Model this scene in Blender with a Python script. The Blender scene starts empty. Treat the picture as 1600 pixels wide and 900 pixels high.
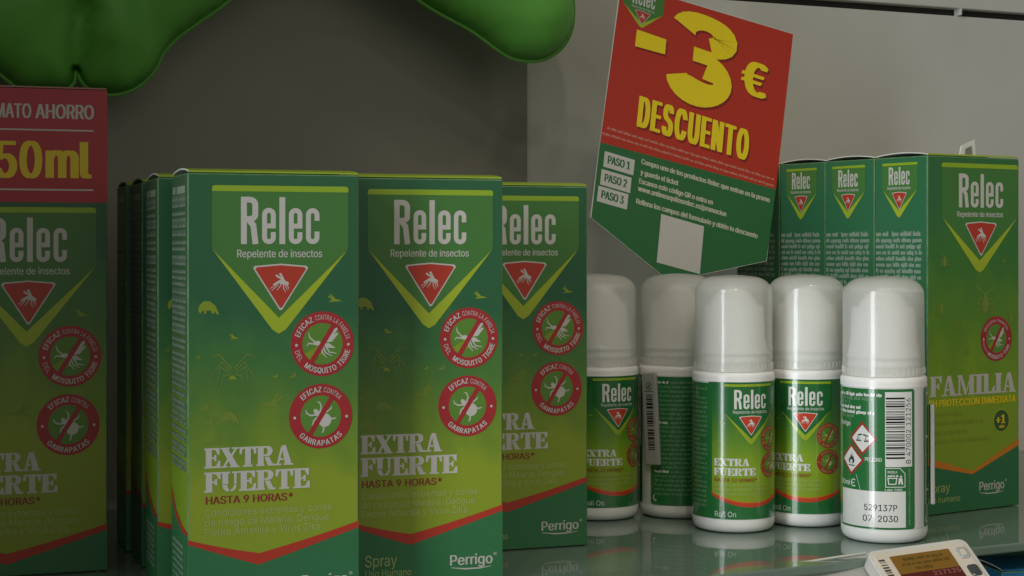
import bpy, bmesh, math, random
from mathutils import Vector, Matrix, noise
from mathutils.geometry import delaunay_2d_cdt

# ------------------------------------------------------------------ scene, camera, light
SC = bpy.context.scene
COL = SC.collection
SC.render.engine = 'CYCLES'
SC.cycles.use_denoising = True
SC.cycles.max_bounces = 10
SC.cycles.transparent_max_bounces = 12
SC.cycles.sample_clamp_indirect = 4.0
SC.view_settings.view_transform = 'Standard'
SC.view_settings.look = 'None'
SC.view_settings.gamma = 1.0
SC.view_settings.exposure = 0.0

FPX, HORIZ, CAMZ = 2600.0, 385.0, 0.1196       # focal length and horizon row in photo pixels (1600 wide), eye height above the shelf
cam_d = bpy.data.cameras.new("camera")
cam_d.sensor_width = 36.0
cam_d.lens = FPX / 1600 * 36
cam_d.shift_y = -(450 - HORIZ) / 1600
cam_d.clip_start = 0.02
cam_d.clip_end = 50
cam = bpy.data.objects.new("camera", cam_d)
COL.objects.link(cam)
cam.location = (0, 0, CAMZ)
cam.rotation_euler = (math.radians(90), 0, 0)
SC.camera = cam

w = bpy.data.worlds.new("World")
SC.world = w
w.use_nodes = True
bg = w.node_tree.nodes["Background"]
bg.inputs[0].default_value = (0.98, 0.96, 0.88, 1)
bg.inputs[1].default_value = 0.118

def area_lamp(name, loc, target, sx, sy, power, color):
    d = bpy.data.lights.new(name, 'AREA')
    d.shape = 'RECTANGLE'
    d.size, d.size_y, d.energy, d.color = sx, sy, power, color
    o = bpy.data.objects.new(name, d)
    COL.objects.link(o)
    o.location = loc
    o.rotation_euler = (Vector(target) - Vector(loc)).to_track_quat('-Z', 'Y').to_euler()
    return o

def spot_lamp(name, loc, target, power, color, radius=0.03, angle=70):
    d = bpy.data.lights.new(name, 'SPOT')
    d.energy, d.color, d.shadow_soft_size = power, color, radius
    d.spot_size, d.spot_blend = math.radians(angle), 0.8
    o = bpy.data.objects.new(name, d)
    COL.objects.link(o)
    o.location = loc
    o.rotation_euler = (Vector(target) - Vector(loc)).to_track_quat('-Z', 'Y').to_euler()
    return o

# the shop door (tall and bright, off to the left), the shop behind the viewer and the ceiling spots
area_lamp("door_light", (-1.42, -1.05, 0.50), (0.1, 0.7, 0.05), 0.50, 2.0, 38.0, (0.91, 0.96, 1.0))
area_lamp("shop_light", (1.3, -2.0, 0.85), (0.10, 0.72, 0.10), 2.6, 1.7, 6.2, (1.0, 0.93, 0.80))
for i, (x, y, z) in enumerate([(-0.75, -0.9, 2.1), (-0.30, -0.6, 2.1), (0.10, -1.1, 2.1), (0.45, -0.6, 2.1),
                               (0.95, -0.9, 2.1), (0.2, -1.8, 2.1), (1.7, -0.5, 2.1)]):
    spot_lamp("ceiling_spot", (x, y, z), (0.20, 0.70, 0.03), 14.0, (1.0, 0.9, 0.74), 0.06, 15)

# ------------------------------------------------------------------ helpers
def ray(X, Y):
    return Vector(((X - 800) / FPX, 1.0, (HORIZ - Y) / FPX))
EYE = Vector((0, 0, CAMZ))

def at(X, Y, depth):
    return EYE + ray(X, Y) * depth

class Frame:
    """a flat face in the world: origin, unit U, unit V; px() measures a photo pixel on it in mm"""
    def __init__(s, O, U, V):
        s.O, s.U, s.V = Vector(O), Vector(U).normalized(), Vector(V).normalized()
        s.N = s.U.cross(s.V)
    def px(s, X, Y):
        r = ray(X, Y)
        t = (s.O - EYE).dot(s.N) / r.dot(s.N)
        p = EYE + r * t - s.O
        return (p.dot(s.U) * 1000, p.dot(s.V) * 1000)

def tag(o, label=None, cat=None, group=None, kind=None):
    if label: o['label'] = label
    if cat: o['category'] = cat
    if group: o['group'] = group
    if kind: o['kind'] = kind
    return o

def empty(name, loc, rz=0.0, rot=None):
    o = bpy.data.objects.new(name, None)
    COL.objects.link(o)
    o.empty_display_size = 0.02
    o.location = loc
    o.rotation_euler = rot if rot else (0, 0, rz)
    return o

def link_mesh(name, me, parent=None):
    o = bpy.data.objects.new(name, me)
    COL.objects.link(o)
    if parent: o.parent = parent
    return o

def bm_obj(name, bm, mats, parent=None, smooth=False):
    me = bpy.data.meshes.new(name)
    bmesh.ops.recalc_face_normals(bm, faces=bm.faces[:])
    bm.to_mesh(me)
    bm.free()
    for m in (mats if isinstance(mats, (list, tuple)) else [mats]):
        me.materials.append(m)
    if smooth:
        for p in me.polygons: p.use_smooth = True
    return link_mesh(name, me, parent)

def copy_tree(o, parent=None):
    c = o.copy()
    COL.objects.link(c)
    if parent: c.parent = parent
    for ch in list(o.children):
        copy_tree(ch, c)
    return c

# ------------------------------------------------------------------ materials
MATS = {}
def mat(name, color, rough=0.4, spec=0.5, bump=0.0, bscale=300.0, vary=0.06, coat=0.0):
    if name in MATS: return MATS[name]
    m = bpy.data.materials.new(name)
    m.use_nodes = True
    nt = m.node_tree
    p = nt.nodes["Principled BSDF"]
    p.inputs["Roughness"].default_value = rough
    p.inputs["Specular IOR Level"].default_value = spec
    if coat:
        p.inputs["Coat Weight"].default_value = coat
        p.inputs["Coat Roughness"].default_value = 0.08
    tc = nt.nodes.new("ShaderNodeTexCoord")
    nz = nt.nodes.new("ShaderNodeTexNoise")
    nz.inputs["Scale"].default_value = bscale
    nz.inputs["Detail"].default_value = 3
    nt.links.new(tc.outputs["Object"], nz.inputs["Vector"])
    mx = nt.nodes.new("ShaderNodeMix"); mx.data_type = 'RGBA'
    mx.inputs[6].default_value = tuple(c * (1 - vary) for c in color) + (1,)
    mx.inputs[7].default_value = tuple(min(1, c * (1 + vary)) for c in color) + (1,)
    nt.links.new(nz.outputs["Fac"], mx.inputs[0])
    nt.links.new(mx.outputs[2], p.inputs["Base Color"])
    if bump:
        b = nt.nodes.new("ShaderNodeBump")
        b.inputs["Strength"].default_value = bump
        b.inputs["Distance"].default_value = 0.0006
        nt.links.new(nz.outputs["Fac"], b.inputs["Height"])
        nt.links.new(b.outputs["Normal"], p.inputs["Normal"])
    MATS[name] = m
    return m

def art_mat(name, stops, rough=0.4, coat=0.0, grass=None):
    """printed background: a colour ramp up the artwork (UV v) with a mottled printed meadow"""
    m = bpy.data.materials.new(name)
    m.use_nodes = True
    nt = m.node_tree
    p = nt.nodes["Principled BSDF"]
    p.inputs["Roughness"].default_value = rough
    if coat:
        p.inputs["Coat Weight"].default_value = coat
        p.inputs["Coat Roughness"].default_value = 0.08
    uv = nt.nodes.new("ShaderNodeUVMap")
    sep = nt.nodes.new("ShaderNodeSeparateXYZ")
    nt.links.new(uv.outputs[0], sep.inputs[0])
    mp = nt.nodes.new("ShaderNodeMapping")
    mp.inputs["Scale"].default_value = (3.2, 5.0, 1)
    nt.links.new(uv.outputs[0], mp.inputs[0])
    nz = nt.nodes.new("ShaderNodeTexNoise")
    nz.inputs["Scale"].default_value = 1.6
    nz.inputs["Detail"].default_value = 2.5
    nt.links.new(mp.outputs[0], nz.inputs["Vector"])
    ma = nt.nodes.new("ShaderNodeMath"); ma.operation = 'MULTIPLY_ADD'
    ma.inputs[1].default_value = 0.22 if grass is None else grass
    nt.links.new(nz.outputs["Fac"], ma.inputs[0])
    ad = nt.nodes.new("ShaderNodeMath"); ad.operation = 'SUBTRACT'
    nt.links.new(sep.outputs["Y"], ad.inputs[0])
    ad.inputs[1].default_value = (0.22 if grass is None else grass) * 0.5
    nt.links.new(ad.outputs[0], ma.inputs[2])
    cr = nt.nodes.new("ShaderNodeValToRGB")
    el = cr.color_ramp.elements
    while len(el) > 1: el.remove(el[-1])
    el[0].position, el[0].color = stops[0][0], stops[0][1] + (1,)
    for pos, c in stops[1:]:
        e = el.new(pos); e.color = c + (1,)
    nt.links.new(ma.outputs[0], cr.inputs[0])
    nt.links.new(cr.outputs[0], p.inputs["Base Color"])
    b = nt.nodes.new("ShaderNodeBump"); b.inputs["Strength"].default_value = 0.06; b.inputs["Distance"].default_value = 0.001
    tc = nt.nodes.new("ShaderNodeTexCoord")
    n2 = nt.nodes.new("ShaderNodeTexNoise"); n2.inputs["Scale"].default_value = 60
    nt.links.new(tc.outputs["Object"], n2.inputs["Vector"])
    nt.links.new(n2.outputs["Fac"], b.inputs["Height"])
    nt.links.new(b.outputs["Normal"], p.inputs["Normal"])
    return m

TEAL = (0.019, 0.115, 0.045)
GREEN = (0.075, 0.20, 0.035)
LIME = (0.25, 0.335, 0.022)
BASE = (0.030, 0.165, 0.062)
M_FRONT = art_mat("meadow_print", [(0.0, LIME), (0.27, LIME), (0.37, (0.165, 0.275, 0.024)), (0.48, (0.085, 0.205, 0.032)), (0.60, (0.042, 0.165, 0.042)), (0.70, TEAL), (1.0, TEAL)])
M_FAMILY = art_mat("family_print", [(0.0, LIME), (0.33, (0.22, 0.36, 0.018)), (0.5, (0.12, 0.26, 0.02)), (0.7, (0.05, 0.18, 0.03)), (0.85, (0.035, 0.15, 0.045)), (1.0, (0.035, 0.15, 0.045))])
M_SIDE = art_mat("side_print", [(0.0, LIME), (0.3, (0.2, 0.34, 0.02)), (0.5, (0.10, 0.2, 0.04)), (0.66, (0.05, 0.14, 0.05)), (1.0, (0.04, 0.12, 0.06))])
M_FAMSIDE = art_mat("family_side_print", [(0.0, (0.10, 0.2, 0.03)), (0.35, (0.04, 0.15, 0.05)), (0.6, (0.028, 0.15, 0.062)), (1.0, (0.026, 0.155, 0.068))])
M_LABELART = art_mat("label_print", [(0.0, LIME), (0.38, (0.24, 0.38, 0.018)), (0.6, (0.10, 0.25, 0.025)), (0.8, (0.03, 0.17, 0.04)), (1.0, (0.02, 0.14, 0.045))], rough=0.25, coat=0.6, grass=0.12)

PR = dict(rough=0.42, vary=0.04)
M_WHITE = mat("ink_white", (0.53, 0.52, 0.48), **PR)
M_PALE = mat("ink_pale_green", (0.36, 0.44, 0.16), **PR)
M_SHIELD = mat("ink_shield_green", (0.055, 0.185, 0.038), **PR)
M_CHEV = mat("ink_lime", (0.34, 0.44, 0.022), **PR)
M_BAND = mat("ink_lime_band", (0.27, 0.42, 0.02), **PR)
M_RED = mat("ink_red", (0.44, 0.038, 0.020), **PR)
M_SEAL = mat("ink_dark_red", (0.36, 0.022, 0.028), **PR)
M_SEALIN = mat("ink_seal_green", (0.10, 0.24, 0.03), **PR)
M_MAROON = mat("ink_maroon", (0.22, 0.02, 0.02), **PR)
M_BUG = mat("ink_bug", (0.22, 0.30, 0.02), **PR)
M_BUGD = mat("ink_bug_faint", (0.165, 0.245, 0.03), **PR)
M_BASE = mat("ink_base_green", BASE, **PR)
M_TABLE = mat("ink_table", (0.105, 0.175, 0.115), **PR)
M_MICRO = mat("ink_micro", (0.26, 0.34, 0.26), **PR)
M_MICROW = mat("ink_micro_white", (0.25, 0.33, 0.26), **PR)
M_YELLOW = mat("ink_yellow", (0.78, 0.58, 0.008), **PR)
M_ORANGE = mat("ink_orange", (0.62, 0.20, 0.012), **PR)
M_DKGREEN = mat("ink_badge_green", (0.04, 0.10, 0.03), **PR)
M_CARTON = mat("carton_green", (0.03, 0.15, 0.065), rough=0.42, bump=0.05, bscale=80)
M_CARTONLIME = mat("carton_lime", (0.30, 0.42, 0.03), rough=0.4)
M_CARDEDGE = mat("card_edge", (0.62, 0.62, 0.57), rough=0.7)
M_REDCARTON = mat("carton_red", (0.42, 0.024, 0.035), rough=0.42)
M_BOARD = mat("grey_board", (0.20, 0.19, 0.16), rough=0.8)
# bottle labels (glossy film)
GL = dict(rough=0.22, coat=0.6, vary=0.03)
M_LGREEN = mat("film_green", (0.022, 0.16, 0.042), **GL)
M_LWHITE = mat("film_white", (0.70, 0.71, 0.68), **GL)
M_LMICRO = mat("film_micro", (0.13, 0.26, 0.14), **GL)
M_LBLACK = mat("film_black", (0.018, 0.018, 0.02), **GL)
M_LRED = mat("film_red", (0.55, 0.055, 0.022), **GL)
M_LSEAL = mat("film_seal", (0.34, 0.035, 0.03), **GL)
M_LLIME = mat("film_lime", (0.30, 0.42, 0.02), **GL)
M_LMAROON = mat("film_maroon", (0.25, 0.03, 0.015), **GL)
M_LSHIELD = mat("film_shield", (0.018, 0.145, 0.035), **GL)
M_LORANGE = mat("film_orange", (0.6, 0.2, 0.012), **GL)
M_LPALE = mat("film_pale", (0.36, 0.48, 0.16), **GL)
M_LBUG = mat("film_bug", (0.2, 0.33, 0.03), **GL)

# ------------------------------------------------------------------ lettering
_TX = {}
try:                              # Blender's own interface typeface; without it the built-in font does
    FONT = bpy.data.fonts.load(bpy.utils.system_resource('DATAFILES') + "/fonts/Inter.woff2")
except Exception:
    FONT = None
def text2d(s, offset=0.0):
    """glyph outlines of a line of text as (verts, faces), cap height 1"""
    key = (s, offset)
    if key in _TX: return _TX[key]
    cu = bpy.data.curves.new("t", 'FONT')
    cu.body = s
    cu.resolution_u = 2
    if FONT: cu.font = FONT
    cu.offset = offset
    cu.fill_mode = 'NONE'
    ob = bpy.data.objects.new("t", cu)
    me = ob.to_mesh()
    pv = [(v.co.x, v.co.y) for v in me.vertices]
    nxt = {e.vertices[0]: e.vertices[1] for e in me.edges}
    seen, loops = set(), []
    for i in range(len(pv)):
        if i in seen or i not in nxt: continue
        lp, j = [], i
        while j not in seen:
            seen.add(j); lp.append(pv[j])
            if j not in nxt: break
            j = nxt[j]
        if len(lp) > 2: loops.append(lp)
    ob.to_mesh_clear()
    bpy.data.objects.remove(ob)
    bpy.data.curves.remove(cu)
    # group contours that overlap sideways into glyphs, fill each with the non-zero rule
    loops.sort(key=lambda l: min(p[0] for p in l))
    groups, hi = [], -1e9
    for l in loops:
        if min(p[0] for p in l) > hi: groups.append([]); hi = -1e9
        groups[-1].append(l); hi = max(hi, max(p[0] for p in l))
    vs, fs = [], []
    for g in groups:
        pts, eds = [], []
        for l in g:
            k = len(pts)
            pts += [Vector(p) for p in l]
            eds += [(k + i, k + (i + 1) % len(l)) for i in range(len(l))]
        rv, _, rf = delaunay_2d_cdt(pts, eds, [], 0, 1e-6)[:3]
        base = len(vs)
        vs += [(p.x, p.y) for p in rv]
        for f in rf:
            cx = sum(rv[i].x for i in f) / len(f); cy = sum(rv[i].y for i in f) / len(f)
            wn = 0
            for l in g:
                for p, q in zip(l, l[1:] + l[:1]):
                    if (p[1] > cy) != (q[1] > cy):
                        if cx < (q[0] - p[0]) * (cy - p[1]) / (q[1] - p[1]) + p[0]:
                            wn += 1 if q[1] > p[1] else -1
            if wn: fs.append(tuple(base + i for i in f))
    _TX[key] = (vs, fs)
    return vs, fs
CAP = max(v[1] for v in text2d("H")[0])

class Art:
    """flat print: polygons in mm with a layer and a material; mapped on to a face when built"""
    def __init__(s): s.items = []; s.n = 0
    def poly(s, pts, layer, m):
        s.items.append(([tuple(p) for p in pts], [tuple(range(len(pts)))], layer, m))
    def tris(s, vs, fs, layer, m):
        if fs: s.items.append((vs, fs, layer, m))
    def rect(s, x0, x1, y0, y1, layer, m):
        s.poly([(x0, y0), (x1, y0), (x1, y1), (x0, y1)], layer, m)
    def rrect(s, x0, x1, y0, y1, r, layer, m):
        pts = []
        for cx, cy, a0 in ((x1 - r, y0 + r, -90), (x1 - r, y1 - r, 0), (x0 + r, y1 - r, 90), (x0 + r, y0 + r, 180)):
            for k in range(5):
                a = math.radians(a0 + 22.5 * k)
                pts.append((cx + r * math.cos(a), cy + r * math.sin(a)))
        s.poly(pts, layer, m)
    def disc(s, cx, cy, r, layer, m, n=40, ry=None):
        ry = r if ry is None else ry
        s.poly([(cx + r * math.cos(2 * math.pi * k / n), cy + ry * math.sin(2 * math.pi * k / n)) for k in range(n)], layer, m)
    def line(s, pts, wd, layer, m, closed=False):
        """thick polyline; wd one width or a width per point"""
        n = len(pts)
        ws = wd if isinstance(wd, (list, tuple)) else [wd] * n
        L, R = [], []
        for i in range(n):
            a = Vector(pts[i - 1] if (i > 0 or closed) else pts[i])
            b = Vector(pts[i])
            c = Vector(pts[(i + 1) % n] if (i < n - 1 or closed) else pts[i])
            d1 = (b - a).normalized() if (b - a).length > 1e-9 else (c - b).normalized()
            d2 = (c - b).normalized() if (c - b).length > 1e-9 else d1
            n1, n2 = Vector((-d1.y, d1.x)), Vector((-d2.y, d2.x))
            mm = (n1 + n2)
            mm = mm.normalized() if mm.length > 1e-6 else n1
            k = ws[i] / 2 / max(0.45, mm.dot(n1))
            L.append(tuple(b + mm * k)); R.append(tuple(b - mm * k))
        vs = L + R
        fs = [(i, n + i, n + i + 1, i + 1) for i in range(n - 1)]
        if closed: fs.append((n - 1, 2 * n - 1, n, 0))
        s.tris(vs, fs, layer, m)
    def text(s, body, x0, x1, y, cap, layer, m, bold=0.0, offset=0.0, slope=0.0, copies=3):
        """line of text with its ink fitted from x0 to x1, baseline y, capital height cap"""
        vs, fs = text2d(body, offset)
        if not vs: return
        lo, hi = min(v[0] for v in vs), max(v[0] for v in vs)
        kx = (x1 - x0) / (hi - lo + 2 * bold)
        ky = cap / CAP
        offs = [0.0] if bold == 0 else [bold * (2 * i / (copies - 1) - 1) for i in range(copies)]
        for o in offs:
            s.tris([((v[0] - lo + bold + o) * kx + x0, v[1] * ky + y + slope * ((v[0] - lo) * kx)) for v in vs], fs, layer, m)
    def heavy(s, body, x0, x1, y, cap, layer, m, bold=.08, gap=.05):
        """very bold condensed capitals: every letter widened on its own so that they keep apart"""
        g = []
        for ch in body:
            vs, fs = text2d(ch)
            lo, hi = min(v[0] for v in vs), max(v[0] for v in vs)
            g.append((vs, fs, lo, hi - lo + 2 * bold))
        tot = sum(q[3] for q in g) + gap * (len(g) - 1)
        kx, ky, x = (x1 - x0) / tot, cap / CAP, 0.0
        for vs, fs, lo, wd in g:
            for o in (-1, -.5, 0, .5, 1):
                s.tris([((v[0] - lo + bold + o * bold + x) * kx + x0, v[1] * ky + y) for v in vs], fs, layer, m)
            x += wd + gap
    def arc_text(s, body, cx, cy, r, cap, mid, layer, m, inside=False, bold=0.02, squeeze=0.8, span=None):
        """text round a circle; mid = angle (deg) of its middle; inside: readable along the bottom"""
        k = cap / CAP
        adv, g = [], []
        for ch in body:
            if ch == ' ':
                adv.append(0.28); g.append(None); continue
            vs, fs = text2d(ch)
            lo, hi = min(v[0] for v in vs), max(v[0] for v in vs)
            g.append((vs, fs, lo, hi)); adv.append(hi - lo + 0.11)
        tot = sum(adv) * k * squeeze
        if span:
            squeeze *= math.radians(span) * r / tot
            tot = sum(adv) * k * squeeze
        t = 0.0
        for a, gg in zip(adv, g):
            wd = a * k * squeeze
            if gg:
                c = (t + wd / 2 - tot / 2) / r
                th = math.radians(mid) + (c if inside else -c)
                rot = th + math.pi / 2 if inside else th - math.pi / 2
                bx, by = cx + r * math.cos(th), cy + r * math.sin(th)
                vs, fs, lo, hi = gg
                out = []
                for o in ((-bold, bold) if bold else (0,)):
                    out = []
                    for v in vs:
                        lx = (v[0] - (lo + hi) / 2 + o) * k * squeeze
                        ly = v[1] * k - (cap / 2)
                        out.append((bx + lx * math.cos(rot) - ly * math.sin(rot), by + lx * math.sin(rot) + ly * math.cos(rot)))
                    s.tris(out, fs, layer, m)
            t += wd
    def micro(s, x0, x1, y, h, layer, m, rnd, fill=1.0):
        """a line of print too small to read: word-like runs of tiny strokes"""
        x = x0
        while x < x0 + (x1 - x0) * fill - h * 0.5:
            n = rnd.randint(2, 8)
            for k in range(n):
                cw = h * rnd.uniform(0.32, 0.5)
                if x + cw > x1: break
                r = rnd.random()
                top = h * (1.0 if r < 0.25 else 0.72)
                bot = -h * 0.22 if r > 0.9 else 0
                s.rect(x, x + cw * 0.86, y + bot, y + top, layer, m)
                x += cw
            x += h * 0.42
    def build(s, name, fn, parent, ustep=None, base=4e-5, into=None):
        """fn(u, v, lift) -> local point. ustep: cut every so many mm so that it can bend"""
        mats, bm = [], bmesh.new()
        cnt = 0
        if into:                      # printed straight on an existing mesh
            bm.from_mesh(into.data)
            mats = list(into.data.materials)
        for vs, fs, layer, m in s.items:
            if m not in mats: mats.append(m)
            lift = base + layer * 3.2e-5 + (cnt % 15) * 1.9e-6
            cnt += 1
            b = bmesh.new()
            bv = [b.verts.new((v[0], v[1], 0)) for v in vs]
            for f in fs:
                try: b.faces.new([bv[i] for i in f])
                except ValueError: pass
            if ustep:
                lo, hi = min(v[0] for v in vs), max(v[0] for v in vs)
                k = math.floor(lo / ustep) + 1
                while k * ustep < hi:
                    bmesh.ops.bisect_plane(b, geom=b.verts[:] + b.edges[:] + b.faces[:], plane_co=(k * ustep, 0, 0), plane_no=(1, 0, 0), dist=1e-5)
                    k += 1
            for f in b.faces:
                if f.normal.z < 0: f.normal_flip()
            mi = mats.index(m)
            mp = {}
            b.normal_update()
            for f in b.faces:
                seq = []
                for v in f.verts:
                    if v not in mp: mp[v] = bm.verts.new(fn(v.co.x, v.co.y, lift))
                    seq.append(mp[v])
                if f.calc_area() > 1e-8:
                    if f.normal.z < 0: seq.reverse()
                    nf = bm.faces.new(seq); nf.material_index = mi
            b.free()
        me = into.data if into else bpy.data.meshes.new(name)
        bm.normal_update()
        bm.to_mesh(me); bm.free()
        for m in mats[len(me.materials):]: me.materials.append(m)
        return into or link_mesh(name, me, parent)

def arcpts(cx, cy, rx, ry, a0, a1, n):
    return [(cx + rx * math.cos(math.radians(a0 + (a1 - a0) * k / n)), cy + ry * math.sin(math.radians(a0 + (a1 - a0) * k / n))) for k in range(n + 1)]

def brand_word(art, x0, x1, y, cap, layer, m):
    """the narrow logo word: drawn letter by letter (cap height 1 units, then scaled)"""
    t, xh = 0.122, 0.77
    parts = []
    def R(x):
        parts.append([(x + t / 2, 0), (x + t / 2, 1)])
        parts.append([(x + t * .9, 1 - t / 2)] + arcpts(x + .18, .84, .115, .16 - t / 2, 90, 0, 4) + arcpts(x + .18, .62, .115, .15 - t / 2, 0, -90, 4) + [(x + t * .9, .62 - .15 + t / 2)])
        parts.append([(x + .17, .50), (x + .255, .40), (x + .30, 0)])
        return .365
    def bowl(x, kind):
        W, h = .285, .104
        l, r, b, tp = x + h / 2, x + W - h / 2, h / 2, xh - h / 2
        q = (r - l) / 2
        top = arcpts(r - q, tp - q, q, q, 0, 180, 8)
        bot = arcpts(l + q, b + q, q, q, 180, 360, 8)
        if kind == 'e':
            thin.append([(l + h * .4, .385), (r, .385), (r, tp - q)] + top[1:] + bot + [(r, .255)])
        else:
            thin.append([(r, .50)] + top + bot + [(r, .27)])
        return W
    thin = []
    x = 0
    x += R(x) + .07
    x += bowl(x, 'e') + .075
    parts.append([(x + t / 2, 0), (x + t / 2, 1)]); x += t + .075
    x += bowl(x, 'e') + .075
    x += bowl(x, 'c')
    kx = (x1 - x0) / x
    for p, t in [(p, t) for p in parts] + [(p, .104) for p in thin]:
        # draw in unit space then scale so that upright strokes keep their weight
        tmp = Art(); tmp.line(p, t, 0, m)
        vs, fs, _, _ = tmp.items[0]
        art.tris([(v[0] * kx + x0, v[1] * cap + y) for v in vs], fs, layer, m)

def stencil(art, word, x0, x1, y, cap, layer, m):
    """heavy slab-serif stencil capitals"""
    G = {}
    def rc(a, b, c, d): return [(a, c), (b, c), (b, d), (a, d)]
    E = [rc(.08, .36, .09, .91), rc(0, .37, 0, .09), rc(0, .37, .91, 1),
         [(.41, 1), (.78, 1), (.78, .66), (.71, .66), (.60, .89), (.41, .91)], rc(.41, .53, .45, .55), [(.53, .36), (.61, .34), (.61, .66), (.53, .64)]]
    Eb = [(.41, 0), (.82, 0), (.82, .36), (.75, .36), (.63, .11), (.41, .09)]
    G['E'] = (E + [Eb], .82); G['F'] = (E, .78)
    G['L'] = (E[:3] + [Eb], .82)
    G['I'] = ([rc(.09, .39, .09, .91), rc(0, .48, 0, .09), rc(0, .48, .91, 1)], .48)
    G['T'] = ([rc(.29, .57, .09, 1), rc(.19, .67, 0, .09), [(0, 1), (.25, 1), (.25, .91), (.13, .88), (.07, .64), (0, .64)], [(.86, 1), (.61, 1), (.61, .91), (.73, .88), (.79, .64), (.86, .64)]], .86)
    bowlR = arcpts(.58, .745, .27, .255, 90, -90, 8) + [(.41, .49), (.41, .58), (.50, .58)] + arcpts(.52, .745, .09, .155, -90, 90, 6) + [(.41, .91), (.41, 1)]
    G['R'] = ([rc(.08, .36, .09, .91), rc(0, .40, 0, .09), rc(0, .37, .91, 1), bowlR, [(.44, .46), (.66, .46), (.84, .10), (.95, .10), (.95, 0), (.64, 0)]], .95)
    G['A'] = ([[(.38, 1), (.58, 1), (.88, .08), (.56, .08)], [(.35, .95), (.12, .08), (.20, .08), (.40, .78)], rc(0, .33, 0, .08), rc(.50, .98, 0, .08), [(.28, .26), (.46, .26), (.43, .36), (.30, .36)]], .98)
    G['X'] = ([[(.06, .93), (.38, .93), (.90, .07), (.58, .07)], rc(0, .46, .93, 1), rc(.60, .96, .93, 1), rc(0, .36, 0, .07), rc(.48, .98, 0, .07), [(.86, .93), (.75, .93), (.55, .62), (.60, .55)], [(.13, .07), (.23, .07), (.44, .38), (.38, .46)]], .98)
    bowlU = arcpts(.42, .34, .34, .34, 180, 262, 6) + arcpts(.40, .34, .10, .22, 262, 180, 4)
    bowlU2 = arcpts(.46, .34, .30, .34, 278, 360, 6) + arcpts(.46, .34, .21, .24, 360, 278, 5)
    G['U'] = ([rc(.08, .34, .37, .91), rc(0, .43, .91, 1), rc(.67, .76, .37, .91), rc(.57, .88, .91, 1), bowlU, bowlU2], .88)
    G['M'] = ([rc(.12, .21, .08, .92), rc(0, .33, 0, .08), [(.02, 1), (.36, 1), (.36, .92), (.66, .22), (.60, 0), (.54, 0), (.24, .84), (.02, .92)], [(.70, .28), (.84, .78), (.84, .62), (.70, .10)], rc(.88, 1.16, .08, .92), rc(.78, 1.26, 0, .08), rc(.88, 1.26, .92, 1)], 1.26)
    tot = sum(G[c][1] for c in word) + .045 * (len(word) - 1)
    k = (x1 - x0) / tot
    x = x0
    for c in word:
        for p in G[c][0]:
            for o in (-.022, .022):
                art.poly([(x + (q[0] + o) * k, y + q[1] * cap) for q in p], layer, m)
        x += (G[c][1] + .045) * k

def mosquito(art, cx, cy, sz, layer, m):
    P = lambda pts: [(cx + a * sz, cy + b * sz) for a, b in pts]
    art.poly(P([(-.50, -.12), (-.40, -.04), (-.15, .12), (.10, .20), (.30, .10), (.46, .02), (.50, -.06), (.44, -.12), (.44, -.24), (.40, -.12), (.10, -.10), (-.15, -.02), (-.38, -.14)]), layer, m)
    art.poly(P([(.10, .20), (.26, .12), (.02, .58), (-.08, .56), (-.10, .50)]), layer, m)
    art.poly(P([(.06, .16), (.14, .22), (-.20, .46), (-.30, .50), (-.32, .44), (-.26, .34)]), layer, m)
    for a, b, c in (((-.28, -.06), (-.40, -.20), (-.66, -.36)), ((-.16, -.04), (-.28, -.24), (-.56, -.48)), ((.02, -.06), (-.06, -.24), (-.24, -.46)),
                    ((.16, -.08), (.16, -.34), (.30, -.58)), ((.26, -.10), (.32, -.30), (.40, -.46)), ((.34, -.08), (.44, -.26), (.48, -.40))):
        art.line(P([a, b, c]), [.07 * sz, .05 * sz, .03 * sz], layer, m)

def tick(art, cx, cy, sz, layer, m):
    P = lambda pts: [(cx + a * sz, cy + b * sz) for a, b in pts]
    art.disc(cx + .16 * sz, cy - .16 * sz, .27 * sz, layer, m, 20)
    art.poly(P([(-.26, .30), (-.14, .26), (.02, .10), (-.10, -.04), (-.24, .08), (-.30, .20)]), layer, m)
    for pts in ([(-.05, .12), (.02, .36), (-.04, .54), (-.14, .58)], [(.05, .10), (.26, .18), (.42, .30), (.44, .38)],
                [(-.16, .06), (-.42, .04), (-.58, .14), (-.60, .26)], [(-.12, -.04), (-.28, -.16), (-.34, -.36)],
                [(.30, -.06), (.5, -.12), (.62, -.08)], [(.10, -.36), (.12, -.52), (.06, -.66)]):
        art.line(P(pts), [.075 * sz, .06 * sz, .05 * sz, .03 * sz][:len(pts)], layer, m)

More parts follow.
